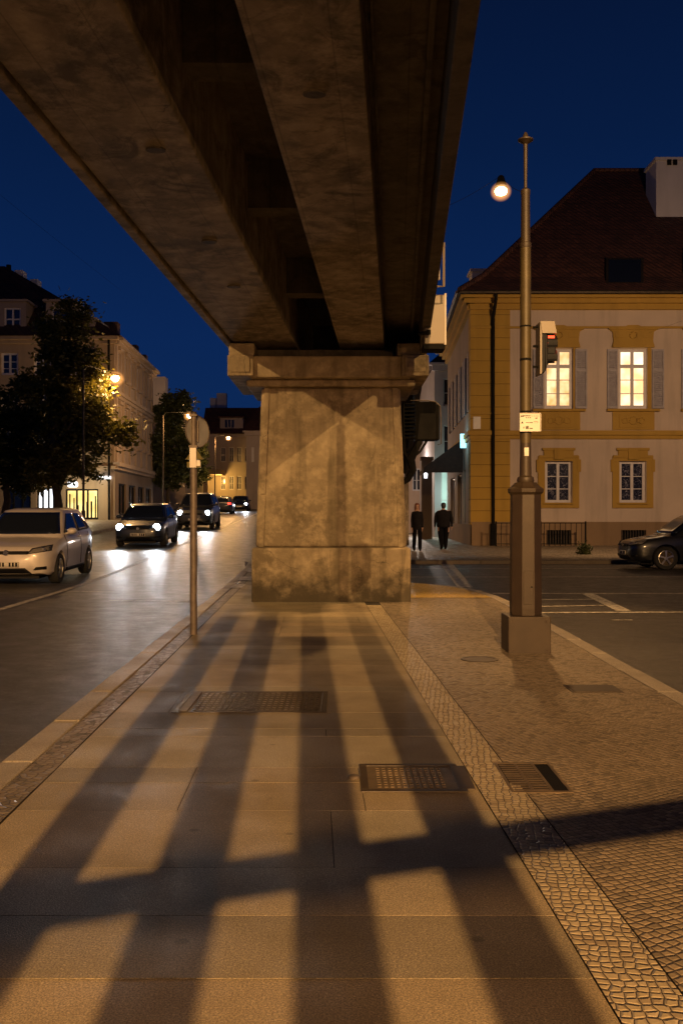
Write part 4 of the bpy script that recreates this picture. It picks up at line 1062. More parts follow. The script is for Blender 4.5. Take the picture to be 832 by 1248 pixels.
# weed
w0 = G(711, 676)
b = MB(); rw = random.Random(2)
for i in range(260):
    d = Vector((rw.gauss(0,.11), rw.gauss(0,.10), abs(rw.gauss(.15,.12)))); t = Vector((rw.gauss(0,1),rw.gauss(0,1),rw.gauss(0,1))).normalized()*.06; u = t.cross(Vector((rw.gauss(0,1),rw.gauss(0,1),rw.gauss(0,1)))).normalized()*.03
    c = w0+d; b.quad(c-t, c+u, c+t, c-u)
tag(b.build('kerb_bush', M['leafdark'], loc=w0), 'small dark bush by the kerb before the ochre house', 'plant')

# ---- buildings of the alley
def plain_house(name, label, x0, x1, y0, y1, z0, zw, mat, wins, roofmat='roofl', rise=2.5, pane='pane', over=.35, side=True, frame='winframe'):
    h = empty(name, (x0, y0, z0), label, 'house')
    fr = Fr(x0, y0, 0)
    hs = [(a-x0, c-x0, e, f) for (a, c, e, f, *_ ) in wins]
    b = MB(); wall(b, fr, 0, x1-x0, z0-.5, zw, hs); 
    b.quad((x0,y1,z0-.5),(x0,y0,z0-.5),(x0,y0,zw),(x0,y1,zw)); b.quad((x1,y0,z0-.5),(x1,y1,z0-.5),(x1,y1,zw),(x1,y0,zw)); b.quad((x1,y1,z0-.5),(x0,y1,z0-.5),(x0,y1,zw),(x1,y1,zw))
    b.build('wall', mat, h)
    for q, w in zip(hs, wins): window(h, fr, *q, w[4] if len(w) > 4 else pane, 2, (.5,), fw=.09, mat=frame)
    b = MB(); b.fbox(fr, -over*.5, x1-x0+over*.5, zw-.35, zw+.002, -.1, over*.7); b.fbox(fr, -over, x1-x0+over, zw, zw+.15, -.1, over); b.build('cornice', mat, h)
    ym = (y0+y1)/2; b = MB(); A = [(x0-over,y0-over,zw+.14),(x1+over,y0-over,zw+.14),(x1+over,y1+over,zw+.14),(x0-over,y1+over,zw+.14)]
    ins = min((x1-x0)*.4, (y1-y0)*.5); Rg = [(x0+ins,ym,zw+rise),(x1-ins,ym,zw+rise)]
    b.quad(A[0],A[1],Rg[1],Rg[0]); b.quad(A[2],A[3],Rg[0],Rg[1]); b.quad(A[3],A[0],Rg[0]); b.quad(A[1],A[2],Rg[1]); b.quad(*A[::-1])
    r = b.build('roof', M[roofmat], h)
    return h, r, fr
hw = [(6.5,7.3,5.2,7.2),(6.5,7.3,8.4,10.2),(8.2,9.0,8.4,10.2)]
H1, r1, f1 = plain_house('white_townhouse', 'tall pale house closing the alley behind the awning', 5.95, 12, 60.5, 72, 0, 11.0, M['plaster_w'], hw+[(6.35,7.22,.55,4.3,'shop_c')], rise=3)
b = MB(); q = P(540,480,60.3); 
H2, r2, f2 = plain_house('peach_house', 'low peach house lit at the far left end of the alley', 3.0, 7.4, 76, 84, 0, 6.6, M['plaster_o'], [(4.2,5.0,3.4,5.2),(5.7,6.4,3.4,5.2)], rise=1.6)
H3, r3, f3 = plain_house('dark_arcade_house', 'narrow dark house front beside the alley doorway', 7.6, 14, 73, 86, 0, 9, M['shopdark'], [(8,9,1,3)], rise=2)
b = MB(); a = P(517, 660, 55); b.box(a.x-.15, a.x+.45, 55, 55.5, -.1, 4.6); b.box(a.x-.22, a.x+.52, 54.93, 55.57, 4.6, 4.8)
tag(b.build('dark_gate_post', M['shopdark'], loc=(a.x,55,0)), 'dark stone gate post between the two walkers', 'post')
light('alley_light', 'POINT', (5.1, 66, 4.2), (1,.80,.66), 900, .15)
light('shop_glow', 'POINT', (6.6, 58.6, 2.8), (.65,.95,.82), 130, .3)
al = empty('alley_lamp', (4.9, 66, 0), 'small bright wall lantern in the alley above the left walker', 'street lamp')
q = P(518.5, 580, 54); b = MB(); b.lathe(q.x, 54, [(.09,q.z-.14),(.12,q.z+.12),(.03,q.z+.2)], 8)
OFF['alley_lamp'] = Vector((4.9,66,0)); b.build('lantern', M['shop_w'], al)
b = MB(); b.tube([(q.x,54,q.z+.18),(q.x,54,q.z+.4),(q.x+.15,54.5,q.z+.45),(q.x+.15,55.0,q.z+.45)], .03, 6); b.build('bracket', M['black'], al)
q = P(521, 488, 50)

# ---- left corner house
YL = 59.6; lx1 = P(140,0,YL).x; lx0 = -34.0
frL = Fr(lx0, YL, 0); LW = lx1-lx0
def LX(px): return P(px,0,YL).x-lx0
def LZ(py): return CAMH-(py-630)/F*YL
g = tz(-15, YL)
lh = empty('corner_apartment_house', (lx1, YL, g), 'big beige apartment house with dark mansard roof behind the left tree', 'building')
wn = []
for px in (-190,-150,-110,-70,-28,12,52,92): 
    for (e, f) in ((LZ(457),LZ(430)),(LZ(505),LZ(478)),(LZ(545),LZ(520))): wn.append((LX(px-10.5), LX(px+10.5), e, f))
shop = [(LX(80),LX(120),LZ(633),LZ(596),'shop_y'), (LX(45),LX(66),LZ(633),LZ(594),'shop_w'), (LX(5),LX(38),LZ(633),LZ(596),'pane'), (LX(-60),LX(-20),LZ(633),LZ(596),'shop_y')]
b = MB(); wall(b, frL, 0, LW, g-.5, LZ(415), [w[:4] for w in wn+shop]); b.build('wall', M['plaster_l'], lh)
for w in wn: window(lh, frL, *w[:4], 'pane', 2, (.33,.66), fw=.12)
for w in shop: window(lh, frL, *w[:4], w[4], 3, (), fw=.1, mat='black')
b = MB(); b.fbox(frL, 0, LW+.3, LZ(415), LZ(411), -.1, .5); b.fbox(frL, 0, LW+.15, LZ(419), LZ(415), -.1, .25); b.fbox(frL, 0, LW+.1, LZ(572), LZ(568), -.1, .2); b.build('cornice', M['plaster_l'], lh)
# shop fascia and signs
b = MB(); b.fbox(frL, LX(83), LX(96), LZ(594), LZ(587), .0, .2); tag(b.build('round_shop_sign', M['shop_w'], loc=frL.p(LX(89),LZ(592),.1), bevel=.1), 'white glowing sign above the yellow shop window', 'sign')
b = MB(); b.fbox(frL, LX(121), LX(136), LZ(584), LZ(580.5), .05, .5); tag(b.build('strip_shop_sign', M['shop_w'], loc=frL.p(LX(128),LZ(582),.1)), 'white glowing strip sign at the corner of the left house', 'sign')
light('shop_spill', 'POINT', (P(100,0,57.5).x, 57.6, LZ(600)), (1,.82,.5), 260, .4)
# things in the yellow shop window
b = MB(); rr_ = random.Random(8)
for k in range(7):
    a = LX(84+k*5.2); b.fbox(frL, a, a+rr_.uniform(.05,.16), LZ(632), LZ(632)+rr_.uniform(.6,1.6), -.165, -.12)
b.build('window_display', M['ink'], lh)
# street side
frLS = Fr(lx1, YL, 0); frLS.u = Vector((-.0304, 1, 0)).normalized(); frLS.n = Vector((1, .0304, 0)).normalized()
sL = 14.2; sw_ = []; arch = []
for k in range(6):
    s = 1.5+k*2.2; sw_.append((s-.42, s+.42, LZ(455), LZ(425))); sw_.append((s-.42, s+.42, LZ(535), LZ(492)))
gw = [(1.2,3.6,g+.3,LZ(588)),(4.6,7.0,g+.3,LZ(588)),(8,10.4,g+.3,LZ(588)),(11.2,13.4,g+.3,LZ(588))]
b = MB(); wall(b, frLS, 0, sL, LZ(568), LZ(415), sw_); b.build('street_wall', M['plaster_side'], lh)
b = MB(); wall(b, frLS, 0, sL, g-.5, LZ(568), gw); b.build('shopfront_wall', M['shopdark'], lh)
for w in sw_: window(lh, frLS, *w, 'pane', 2, (.5,), fw=.12, mat='shutter')
for w in gw: window(lh, frLS, *w, 'pane', 2, (), fw=.1, mat='black')
b = MB()
for (y0, y1, d) in ((415,411,.55),(419,415,.3),(480,476,.3),(484,480,.15),(568,563,.35),(572,568,.2)): b.fbox(frLS, -.1, sL+.1, LZ(y0), LZ(y1), -.1, d)
for k in range(7): s = .35+k*2.2; b.fbox(frLS, s-.16, s+.16, LZ(563), LZ(484), -.05, .10); b.fbox(frLS, s-.16, s+.16, LZ(476), LZ(419), -.05, .10)
for w in sw_: b.fbox(frLS, w[0]-.15, w[1]+.15, w[3]+.1, w[3]+.3, -.05, .2); b.fbox(frLS, w[0]-.12, w[1]+.12, w[2]-.2, w[2]-.05, -.05, .16)
b.build('street_trim', M['plaster_side'], lh)
b = MB(); b.tube([frL.p(LW-.3,LZ(411),.3), frL.p(LW-.3,g,.2)], .08, 6); b.build('drainpipe', M['black'], lh)
b = MB(); b.quad((lx0,YL,g-1),(lx0,YL+16,g-1),(lx0,YL+16,LZ(411)),(lx0,YL,LZ(411)))
e1 = frLS.p(sL,0,0); b.quad((e1.x,e1.y,g-1),(lx0,YL+14.2,g-1),(lx0,YL+14.2,LZ(411)),(e1.x,e1.y,LZ(411))); b.build('rear_wall', M['plaster_side'], lh)
# mansard roof
ze = LZ(411)
E = [(lx0-.3,YL-.6,ze),(lx1+.55,YL-.6,ze),(e1.x+.55,e1.y+.3,ze),(lx0-.3,e1.y+.3,ze)]
K = [(lx0-.3,YL+2.6,ze+2.9),(lx1-3.9,YL+2.6,ze+2.9),(e1.x-3.7,e1.y-2.6,ze+2.9),(lx0-.3,e1.y-2.6,ze+2.9)]
Rr = [(lx0-.3,YL+7.2,ze+6.4),(lx1-9.5,YL+7.2,ze+6.4)]
b = MB(); b.quad(E[0],E[1],K[1],K[0]); b.quad(E[1],E[2],K[2],K[1]); b.quad(E[2],E[3],K[3],K[2]); b.quad(K[0],K[1],Rr[1],Rr[0]); b.quad(K[1],K[2],Rr[1]); b.quad(K[2],K[3],Rr[0],Rr[1]); b.quad(*E[::-1])
lr = b.build('roof', M['roofl'], lh)
for px in (-70, 14, 72, 110):
    b = MB(); w = 17 if px != 110 else 5; hgt = (402, 374) if px < 100 else (411, 396)
    x0, x1 = LX(px-w), LX(px+w); z0, z1 = LZ(hgt[0]), LZ(hgt[1])
    wall(b, frL, x0, x1, z0-.8, z1+.35, [(x0+.35, x1-.35, z0, z1)], .2, -.2)
    for s_ in (x0, x1): b.quad(frL.p(s_,z0-.8,-.2), frL.p(s_,z1+.35,-.2), frL.p(s_,z1+.35,-3.2), frL.p(s_,z0-.8,-3.2))
    b.fbox(frL, x0-.15, x1+.15, z1+.35, z1+.5, -3.6, .0)
    dm = b.build('dormer', M['plaster_side'] if px != 72 else M['plaster_side'], lh)
    fw_ = MB(); a_, c_ = x0+.35, x1-.35
    fw_.fbox(frL, a_, a_+.1, z0, z1, -.4, -.3); fw_.fbox(frL, c_-.1, c_, z0, z1, -.4, -.3); fw_.fbox(frL, a_, c_, z1-.1, z1, -.4, -.301); fw_.fbox(frL, a_, c_, z0, z0+.1, -.4, -.301); fw_.fbox(frL, (a_+c_)/2-.05, (a_+c_)/2+.05, z0, z1, -.4, -.302); fw_.fbox(frL, a_, c_, (z0+z1)/2-.04, (z0+z1)/2+.04, -.4, -.303)
    fw_.build('window_frame', M['winframe'], dm)
    pb = MB(); pb.fquad(frL, a_, c_, z0, z1, -.39); pb.build('pane', M['pane'], dm)
for (px0, px1, py, Yc) in ((18,28,329,YL+6.8),(37,46,340,YL+6)):
    a = P(px0, 360, Yc); c = P(px1, py, Yc); b = MB(); b.box(a.x,c.x,Yc,Yc+.9,a.z-1.5,c.z); b.build('chimney', M['chim'], lr)
b = MB(); a = P(11,323,YL+7.2); b.lathe(a.x, a.y, [(.2,a.z-2),(.18,a.z)], 8); b.build('vent_pipe', M['black'], lr)
for (px,py,Yc,w) in ((135,392,YL+3,.9),(160,420,YL+9,.8),(172,432,YL+11,.7)):
    a = P(px,py,Yc); b = MB(); b.box(a.x-w/2,a.x+w/2,Yc,Yc+.8,a.z-1.2,a.z); b.build('roof_vent', M['roofl'], lr)

# ---- houses closing the left street
gF = tz(-12, 110)
def FX(px, Y=110): return P(px,0,Y).x
def FZ(py, Y=110): return CAMH-(py-630)/F*Y
wn = []
for px in (272,282,291.5,301,311,321): 
    for (y0, y1) in ((563,545),(597,580)): wn.append((FX(px-2.9),FX(px+2.9),FZ(y0),FZ(y1)))
H4, r4, f4 = plain_house('pale_end_house', 'pale two storey house with red mansard roof at the end of the left street', FX(248), FX(360), 110, 124, gF, FZ(530), M['plaster_f'], wn, rise=.4, roofmat='roof')
b = MB(); E_ = [(FX(246),109.5,FZ(529)),(FX(362),109.5,FZ(529)),(FX(362),124,FZ(529)),(FX(246),124,FZ(529))]; K_ = [(FX(246),113,FZ(497,113)),(FX(362),113,FZ(497,113)),(FX(362),121,FZ(492)),(FX(246),121,FZ(492))]
b.quad(E_[0],E_[1],K_[1],K_[0]); b.quad(E_[2],E_[3],K_[3],K_[2]); b.quad(*K_); b.quad(E_[3],E_[0],K_[0],K_[3]); b.quad(E_[1],E_[2],K_[2],K_[1]); mr = b.build('mansard_roof', M['roof'], H4)
b = MB(); b.fbox(f4, FX(268)-FX(248), FX(296)-FX(248), FZ(526), FZ(509), -3, -.2); dm = b.build('dormer', M['plaster_f'], H4)
for px in (275.5,279.5,283.5):
    b = MB(); b.fbox(f4, FX(px-1.4)-FX(248), FX(px+1.4)-FX(248), FZ(521), FZ(511.5), -.3, -.15); b.build('pane', M['pane'], dm)
b = MB(); b.fbox(f4, FX(266)-FX(248), FX(298)-FX(248), FZ(509), FZ(507), -3, -.0); b.build('dormer_roof', M['roof'], dm)
for px in (262, 270): 
    b = MB(); a = P(px, 485, 117); b.box(a.x-.6,a.x+.6 if px==270 else a.x+.1,117,118,a.z-2,a.z+(.6 if px==270 else 0)); b.build('chimney', M['chim'], mr)
b = MB(); a = f4.p(FX(303)-FX(248), FZ(530), .15); b.tube([a, (a.x,a.y,gF)], .1, 6); b.build('drainpipe', M['black'], H4)
# arch porch, warmly lit
b = MB(); pxx0, pxx1 = FX(247,106), FX(269,106); b.box(pxx0,pxx1,106,109.9,FZ(578,106),FZ(572,106)); b.box(pxx0,pxx0+.6,106,106.6,gF-.3,FZ(578,106)); b.build('porch', M['plaster_l'], H4)
light('porch_light', 'POINT', (FX(264,105), 107.6, FZ(584,106)), (1,.55,.12), 420, .2)
H5, r5, f5 = plain_house('dark_back_house', 'dark red roofed house behind the street trees', -27, -15.2, 92, 104, tz(-15,92), CAMH+128/F*92, M['plaster_side'], [(-20,-19,6,8),(-18,-17,6,8)], rise=2.6, roofmat='roofl')
a = P(190,458,90); b = MB(); b.box(a.x-.7,a.x+.8,90.5,92,a.z-4,a.z+0); b.build('chimney', M['chim'], r5)
H6, r6, f6 = plain_house('red_roof_annex', 'steep dark red annex roof right of the end house, beside the pier', FX(300,100), FX(330,100), 100, 108, tz(-9,100), FZ(527,100), M['plaster_f'], [(FX(306.5,100)-.0,FX(309.5,100),FZ(563,100),FZ(545,100))], rise=3.2, roofmat='roof')

# ------------------------------------------------------------------ trees
def tree(name, label, base, Y, lobes, trunk, nleaf, leaf, mat, seed, group='trees along the left street'):
    rt_ = random.Random(seed); g = tz(base, Y)
    t = empty(name, (base, Y, g), label, 'tree', group)
    b = MB()
    for path, rad in trunk: b.tube(path, rad, 9)
    def lob(l): return Vector(l[0]), Vector(l[1])
    top = Vector(trunk[0][0][-1])
    for l in lobes:
        c, r = lob(l); mid = top.lerp(c, .55)+Vector((rt_.uniform(-.3,.3), rt_.uniform(-.3,.3), .2))
        b.tube([top.lerp(Vector(trunk[0][0][-2]), .3), mid, c+Vector((0,0,r.z*.3))], [trunk[0][1][-1]*.8, .08, .03], 6)
        for k in range(5):
            e = c+Vector((rt_.uniform(-1,1)*r.x*.8, rt_.uniform(-1,1)*r.y*.8, rt_.uniform(-.5,.9)*r.z*.8)); b.tube([mid.lerp(c,.6), c.lerp(e,.5)+Vector((0,0,.1)), e], [.05,.03,.012], 5)
    b.build('trunk', M['bark'], t)
    vol = sum(l[1][0]*l[1][1]*l[1][2] for l in lobes); b = MB(); V = b.v; Fc = b.f
    for l in lobes:
        c, r = lob(l); n = int(nleaf*(r.x*r.y*r.z)**.8/sum((q[1][0]*q[1][1]*q[1][2])**.8 for q in lobes))
        clumps = []
        for k in range(max(8, int(n/85))):
            d = Vector((rt_.gauss(0,1), rt_.gauss(0,1), rt_.gauss(0,1))).normalized()*(rt_.random()**.38)*rt_.uniform(.85,1.12)
            clumps.append((c+Vector((d.x*r.x, d.y*r.y, d.z*r.z)), rt_.uniform(.28,.62)))
        for i in range(n):
            cc, cr = rt_.choice(clumps); o_ = Vector((rt_.gauss(0,1), rt_.gauss(0,1), rt_.gauss(0,.75)))*cr*.55
            p_ = cc+o_; s = leaf*rt_.uniform(.6,1.3)
            d1 = Vector((rt_.gauss(0,1), rt_.gauss(0,1), rt_.gauss(0,.6))).normalized(); d2 = d1.cross(Vector((rt_.gauss(0,1),rt_.gauss(0,1),rt_.gauss(0,1)))).normalized()
            q = len(V); V.extend([p_-d1*s, p_+d2*s*.45, p_+d1*s, p_-d2*s*.45]); Fc.append((q,q+1,q+2,q+3))
    b.mi = [0]*len(Fc); b.build('crown', M[mat], t)
    return t
def LB(px, py, rx, ry, Y, dy=0, ryy=None):
    k = Y/F; c = P(px, py, Y); return ((c.x, Y+dy, c.z), (rx*k, (ryy or (rx+ry)/2*.9)*k, ry*k))
YT = 42
bx = P(70,0,YT).x; g = tz(bx, YT)
tree('street_tree', 'largest dark street tree beside the tall lamp, one bough lit yellow', bx, YT,
     [LB(78,432,34,42,YT), LB(62,470,42,40,YT,.5), LB(90,388,18,22,YT), LB(86,368,9,9,YT), LB(108,376,6,9,YT), LB(60,400,20,16,YT), LB(100,500,36,38,YT), LB(131,530,27,20,YT,.6), LB(95,560,38,28,YT), LB(70,525,45,40,YT,1), LB(147,519,15,10,YT,.7), LB(120,505,16,14,YT,1.2), LB(112,455,22,30,YT), LB(55,578,34,18,YT)],
     [([(bx,YT,g-.1),(bx+.05,YT,g+1.2),(bx-.1,YT,g+2.4),(bx-.25,YT,g+3.6)], [.27,.2,.17,.13]), ([(bx+.0,YT,g+1.7),(bx+.5,YT-.1,g+3),(bx+1.1,YT-.3,g+4.2)], [.13,.09,.05])], 21000, .125, 'leaf', 21)
bx2 = P(2,0,YT+2).x; g = tz(bx2, YT+2)
tree('street_tree', 'dark bushy street tree cut off by the left edge of the picture', bx2, YT+2,
     [LB(25,500,34,36,YT+2), LB(5,545,45,45,YT+2), LB(38,560,30,34,YT+2), LB(20,590,28,20,YT+2), LB(-35,520,45,60,YT+2), LB(40,505,20,22,YT+2)],
     [([(bx2,YT+2,g-.1),(bx2+.3,YT+2,g+1.4),(bx2+.1,YT+2,g+3)], [.22,.17,.13])], 20000, .125, 'leafdark', 5)
for (lab, px, Y, lobes, s) in (('tall dark tree just left of the round sign', 205, 74, [(205,505,17,26),(196,545,14,30),(215,535,17,30),(222,500,14,22),(205,575,20,24),(228,560,12,22)], 6),
                            ('dark tree right of the round sign before the pale end house', 238, 84, [(238,545,13,22),(232,575,12,22),(243,575,8,18)], 9)):
    bx = P(px,0,Y).x; g = tz(bx, Y)
    tree('street_tree', lab, bx, Y, [LB(a,c,d,e,Y) for a,c,d,e in lobes], [([(bx,Y,g-.1),(bx,Y,g+2),(bx+.1,Y,g+4.5)], [.2,.16,.12])], 16000 if Y < 80 else 8000, .16, 'leafdark', s)

# ------------------------------------------------------------------ cars
def loft(b, rings, close=True, cap=True):
    n = len(b.v); k = len(rings[0])
    for r_ in rings: b.v += [Vector(p) for p in r_]
    for i in range(len(rings)-1):
        for j in range(k):
            q = (j+1) % k; b.f.append((n+i*k+j, n+i*k+q, n+(i+1)*k+q, n+(i+1)*k+j)); b.mi.append(b.cm)
    if cap:
        b.f.append(tuple(n+j for j in range(k-1,-1,-1))); b.f.append(tuple(n+(len(rings)-1)*k+j for j in range(k))); b.mi += [b.cm]*2
def eval_mesh(o):
    dg = bpy.context.evaluated_depsgraph_get(); dg.update(); ev = o.evaluated_get(dg); return bpy.data.meshes.new_from_object(ev, preserve_all_data_layers=True, depsgraph=dg)
def interp(tab, x):
    for (a, c) in zip(tab[:-1], tab[1:]):
        if a[0] >= x >= c[0]:
            t = (a[0]-x)/(a[0]-c[0]); t = t*t*(3-2*t)*.5+t*.5; return [lerp(p, q, t) for p, q in zip(a[1:], c[1:])]
    return list(tab[-1][1:] if x < tab[-1][0] else tab[0][1:])
def make_car(name, label, paint, L, W, H, style, lights='off', rim='rim', detail=True, tail=False):
    """local frame: front at +x, ground z=0"""
    root = empty(name, (0,0,0), label, 'car', 'cars on the streets')
    hl = L/2; hw = W/2
    front_oh, rear_oh = .86*L/4.2, .74*L/4.2; xf, xr = hl-front_oh, -hl+rear_oh; wr = .315 if style != 'suv' else .36
    zb = .20 if style != 'suv' else .28
    belt = H*.615; hood = H*.60
    # stations x, halfwidth, bottom, top
    top = {'hatch': [(hl, .43*H), (hl-.10,.50*H), (hl-.55,.56*H), (hl-1.05,.615*H), (hl-1.2,.63*H), (0,.64*H), (-hl+.9,.66*H), (-hl+.25,.66*H), (-hl+.06,.62*H), (-hl,.50*H)],
           'sedan': [(hl, .42*H), (hl-.10,.49*H), (hl-.55,.55*H), (hl-1.15,.61*H), (hl-1.3,.63*H), (0,.64*H), (-hl+1.0,.67*H), (-hl+.3,.68*H), (-hl+.06,.62*H), (-hl,.5*H)],
           'suv': [(hl, .44*H), (hl-.08,.53*H), (hl-.5,.59*H), (hl-1.0,.615*H), (hl-1.2,.62*H), (0,.625*H), (-hl+.9,.64*H), (-hl+.25,.64*H), (-hl+.06,.62*H), (-hl,.5*H)]}[style]
    wid = [(hl, .62*hw), (hl-.06,.80*hw), (hl-.22,.93*hw), (hl-.6,.985*hw), (0, hw), (-hl+.6,.98*hw), (-hl+.18,.92*hw), (-hl+.05,.82*hw), (-hl,.66*hw)]
    bot = [(hl, zb+.16), (hl-.08, zb+.05), (hl-.3, zb), (0, zb-.02), (-hl+.3, zb), (-hl+.06, zb+.08), (-hl, zb+.2)]
    xs = [hl, hl-.03, hl-.08, hl-.16, hl-.3, hl-.5, hl-.7, xf+.0, xf-.3, xf-.6, .5, 0, -.5, xr+.5, xr+.2, xr, -hl+.4, -hl+.25, -hl+.12, -hl+.05, -hl]
    xs = sorted(set(round(x, 3) for x in xs), reverse=True)
    rings = []
    for x in xs:
        zt = interp(top, x)[0]; w = interp(wid, x)[0]; z0 = interp(bot, x)[0]
        pr2 = [(0,z0),(.55,z0),(.90,z0+.015),(.965,z0+.07),(.985,z0+(zt-z0)*.35),(1.0,z0+(zt-z0)*.62),(.985,z0+(zt-z0)*.84),(.94,zt-.035),(.84,zt-.005),(.5,zt+.012),(0,zt+.018)]
        ring = [(x, w*a, z) for a, z in pr2]+[(x, -w*a, z) for a, z in pr2[-2:0:-1]]
        rings.append(ring)
    b = MB(); loft(b, rings)
    low = b.build('body', M[paint], None, smooth=2)
    # wheel arches cut out
    me0 = low.data
    cut = MB()
    for x in (xf, xr):
        for s in (-1, 1):
            cut.tube([(x, s*(hw-.30), wr), (x, s*(hw+.3), wr)], wr+.055, 28)
    co = cut.build('cutter', M['plastic'])
    md = low.modifiers.new('b', 'BOOLEAN'); md.operation = 'DIFFERENCE'; md.object = co; md.solver = 'EXACT'
    me = eval_mesh(low); 
    if len(me.polygons) < 60: me = me0.copy()
    low.modifiers.clear(); low.data = me; bpy.data.objects.remove(co)
    # cabin
    cb = {'hatch': dict(fb=hl-1.02, ft=hl-1.85, rb=-hl+.10, rt=-hl+.62), 'sedan': dict(fb=hl-1.12, ft=hl-1.95, rb=-hl+.75, rt=-hl+1.35), 'suv': dict(fb=hl-1.05, ft=hl-1.65, rb=-hl+.08, rt=-hl+.40)}[style]
    bz = .60*H; lev = [0,.2,.4,.6,.8,.92,.98,1.0]; rings = []
    for t in lev:
        z = lerp(bz, H, t); 
        k = t if t < .92 else t
        f_ = lerp(cb['fb'], cb['ft'], k**1.05); r_ = lerp(cb['rb'], cb['rt'], k**1.1); w = lerp(.93*hw, .70*hw, t**1.15)
        sh = 0 if t < .9 else (t-.9)/.1
        f_ -= .25*sh**1.6; r_ += .25*sh**1.6; w -= .16*sh**1.5
        ring = []; n = 7; rc = .16
        for (cx, cy, a0) in ((f_-rc, w-rc, 0), (r_+rc, w-rc, 90), (r_+rc, -w+rc, 180), (f_-rc, -w+rc, 270)):
            for i in range(n):
                a = R(a0+90*i/(n-1)); bow = 0
                ring.append((cx+rc*math.cos(a)*(1.0), cy+rc*math.sin(a), z))
        # bow the windscreen
        ring = [(x+(.10*(1-(y/(w+1e-6))**2) if x > 0 else -.04*(1-(y/(w+1e-6))**2)) if abs(x) > .4*abs(f_) and (abs(x-f_) < rc*1.01 or abs(x-r_) < rc*1.01) else x, y, z) for x, y, z in ring]
        rings.append(ring)
    b = MB(); loft(b, rings)
    cab = b.build('cabin', M[paint], None, smooth=2)
    bm = bmesh.new(); bm.from_mesh(low.data); bm.from_mesh(cab.data)
    bmesh.ops.recalc_face_normals(bm, faces=bm.faces)
    bm.to_mesh(low.data); tree_ = BVHTree.FromBMesh(bm); bm.free(); bpy.data.objects.remove(cab)
    for p in low.data.polygons: p.use_smooth = True
    try: low.data.set_sharp_from_angle(angle=R(35))
    except Exception: pass
    low.parent = root; OFF[low.name] = Vector()
    def patch(nm, mat, corners, d, parent=root, off=.008, nu=10, nv=6, th=0, label=None):
        d = Vector(d).normalized(); g_ = []
        for j in range(nv+1):
            for i in range(nu+1):
                u, v = i/nu, j/nv
                p = (Vector(corners[0])*(1-u)*(1-v)+Vector(corners[1])*u*(1-v)+Vector(corners[2])*u*v+Vector(corners[3])*(1-u)*v)
                h, nn, _, _ = tree_.ray_cast(p-d*3, d)
                g_.append((h-d*off) if h is not None else None)
        b = MB(); idx = {}
        for k_, p in enumerate(g_):
            if p is not None: idx[k_] = len(b.v); b.v.append(p)
        for j in range(nv):
            for i in range(nu):
                q = [j*(nu+1)+i, j*(nu+1)+i+1, (j+1)*(nu+1)+i+1, (j+1)*(nu+1)+i]
                if all(k_ in idx for k_ in q): b.f.append(tuple(idx[k_] for k_ in q)); b.mi.append(0)
        if not b.f: return None
        o = b.build(nm, M[mat], parent, smooth=2)
        s_ = o.modifiers.new('s', 'SOLIDIFY'); s_.thickness = .012; s_.offset = 0
        return o
    zw0, zw1 = .665*H, .925*H
    # windscreen, rear window
    patch('windscreen', 'glass', [(0,-.87*hw,.655*H),(0,.87*hw,.655*H),(0,.685*hw,.94*H),(0,-.685*hw,.94*H)], (-1,0,0), nu=14, nv=8)
    patch('rear_window', 'glass', [(0,.70*hw,.70*H),(0,-.70*hw,.70*H),(0,-.58*hw,.91*H),(0,.58*hw,.91*H)], (1,0,0))
    fb, ft, rb, rt = cb['fb'], cb['ft'], cb['rb'], cb['rt']
    mid = (fb+rb)/2-.05
    for s in (-1, 1):
        patch('side_window', 'glass', [(fb-.32,0,zw0),(mid+.05,0,zw0),(mid+.05,0,zw1),(ft-.10,0,zw1)], (0,-s,0))
        patch('side_window', 'glass', [(mid-.04,0,zw0),(rb+.50,0,zw0+.02),(rt+.42,0,zw1-.01),(mid-.04,0,zw1)], (0,-s,0))
        if detail:
            patch('quarter_window', 'glass', [(rb+.45,0,zw0+.03),(rb+.26,0,zw0+.06),(rt+.27,0,zw1-.05),(rt+.36,0,zw1-.02)], (0,-s,0), nu=3)
            # door seams
            for x in (fb-.30, mid, rb+.55): patch('door_seam', 'plastic', [(x-.006,0,zb+.12),(x+.006,0,zb+.12),(x+.006,0,.645*H),(x-.006,0,.645*H)], (0,-s,0), off=.001, nu=1, nv=10)
            patch('sill_trim', 'plastic', [(xf-.45,0,zb+.02),(xr+.45,0,zb+.02),(xr+.45,0,zb+.10),(xf-.45,0,zb+.10)], (0,-s,0), off=.003)
            for x in (mid+.12, rb+.68): patch('door_handle', paint, [(x-.09,0,.585*H),(x+.09,0,.585*H),(x+.09,0,.605*H),(x-.09,0,.605*H)], (0,-s,0), off=.022, nu=4, nv=2)
        # mirror
        b = MB(); mx = fb-.42; my = s*(hw+.06); mz = .665*H
        b.v = []; rg_ = []
        for (dx_, sc2) in ((.10,.35),(.07,.8),(.0,1.0),(-.06,.95),(-.08,.7)):
            rg_.append([(mx+dx_, my+sc2*.105*math.cos(2*math.pi*k/12), mz+.035+sc2*.072*math.sin(2*math.pi*k/12)) for k in range(12)])
        loft(b, rg_); b.tube([(mx, s*(hw*.90), mz-.02), (mx, my, mz+.01)], .025, 6); b.build('mirror', M[paint], root, smooth=2)
        # lamps
        ins, out_ = .50*hw, .95*hw
        hz0, hz1 = .435*H, .50*H
        hm = 'lens' if lights == 'off' else 'head'
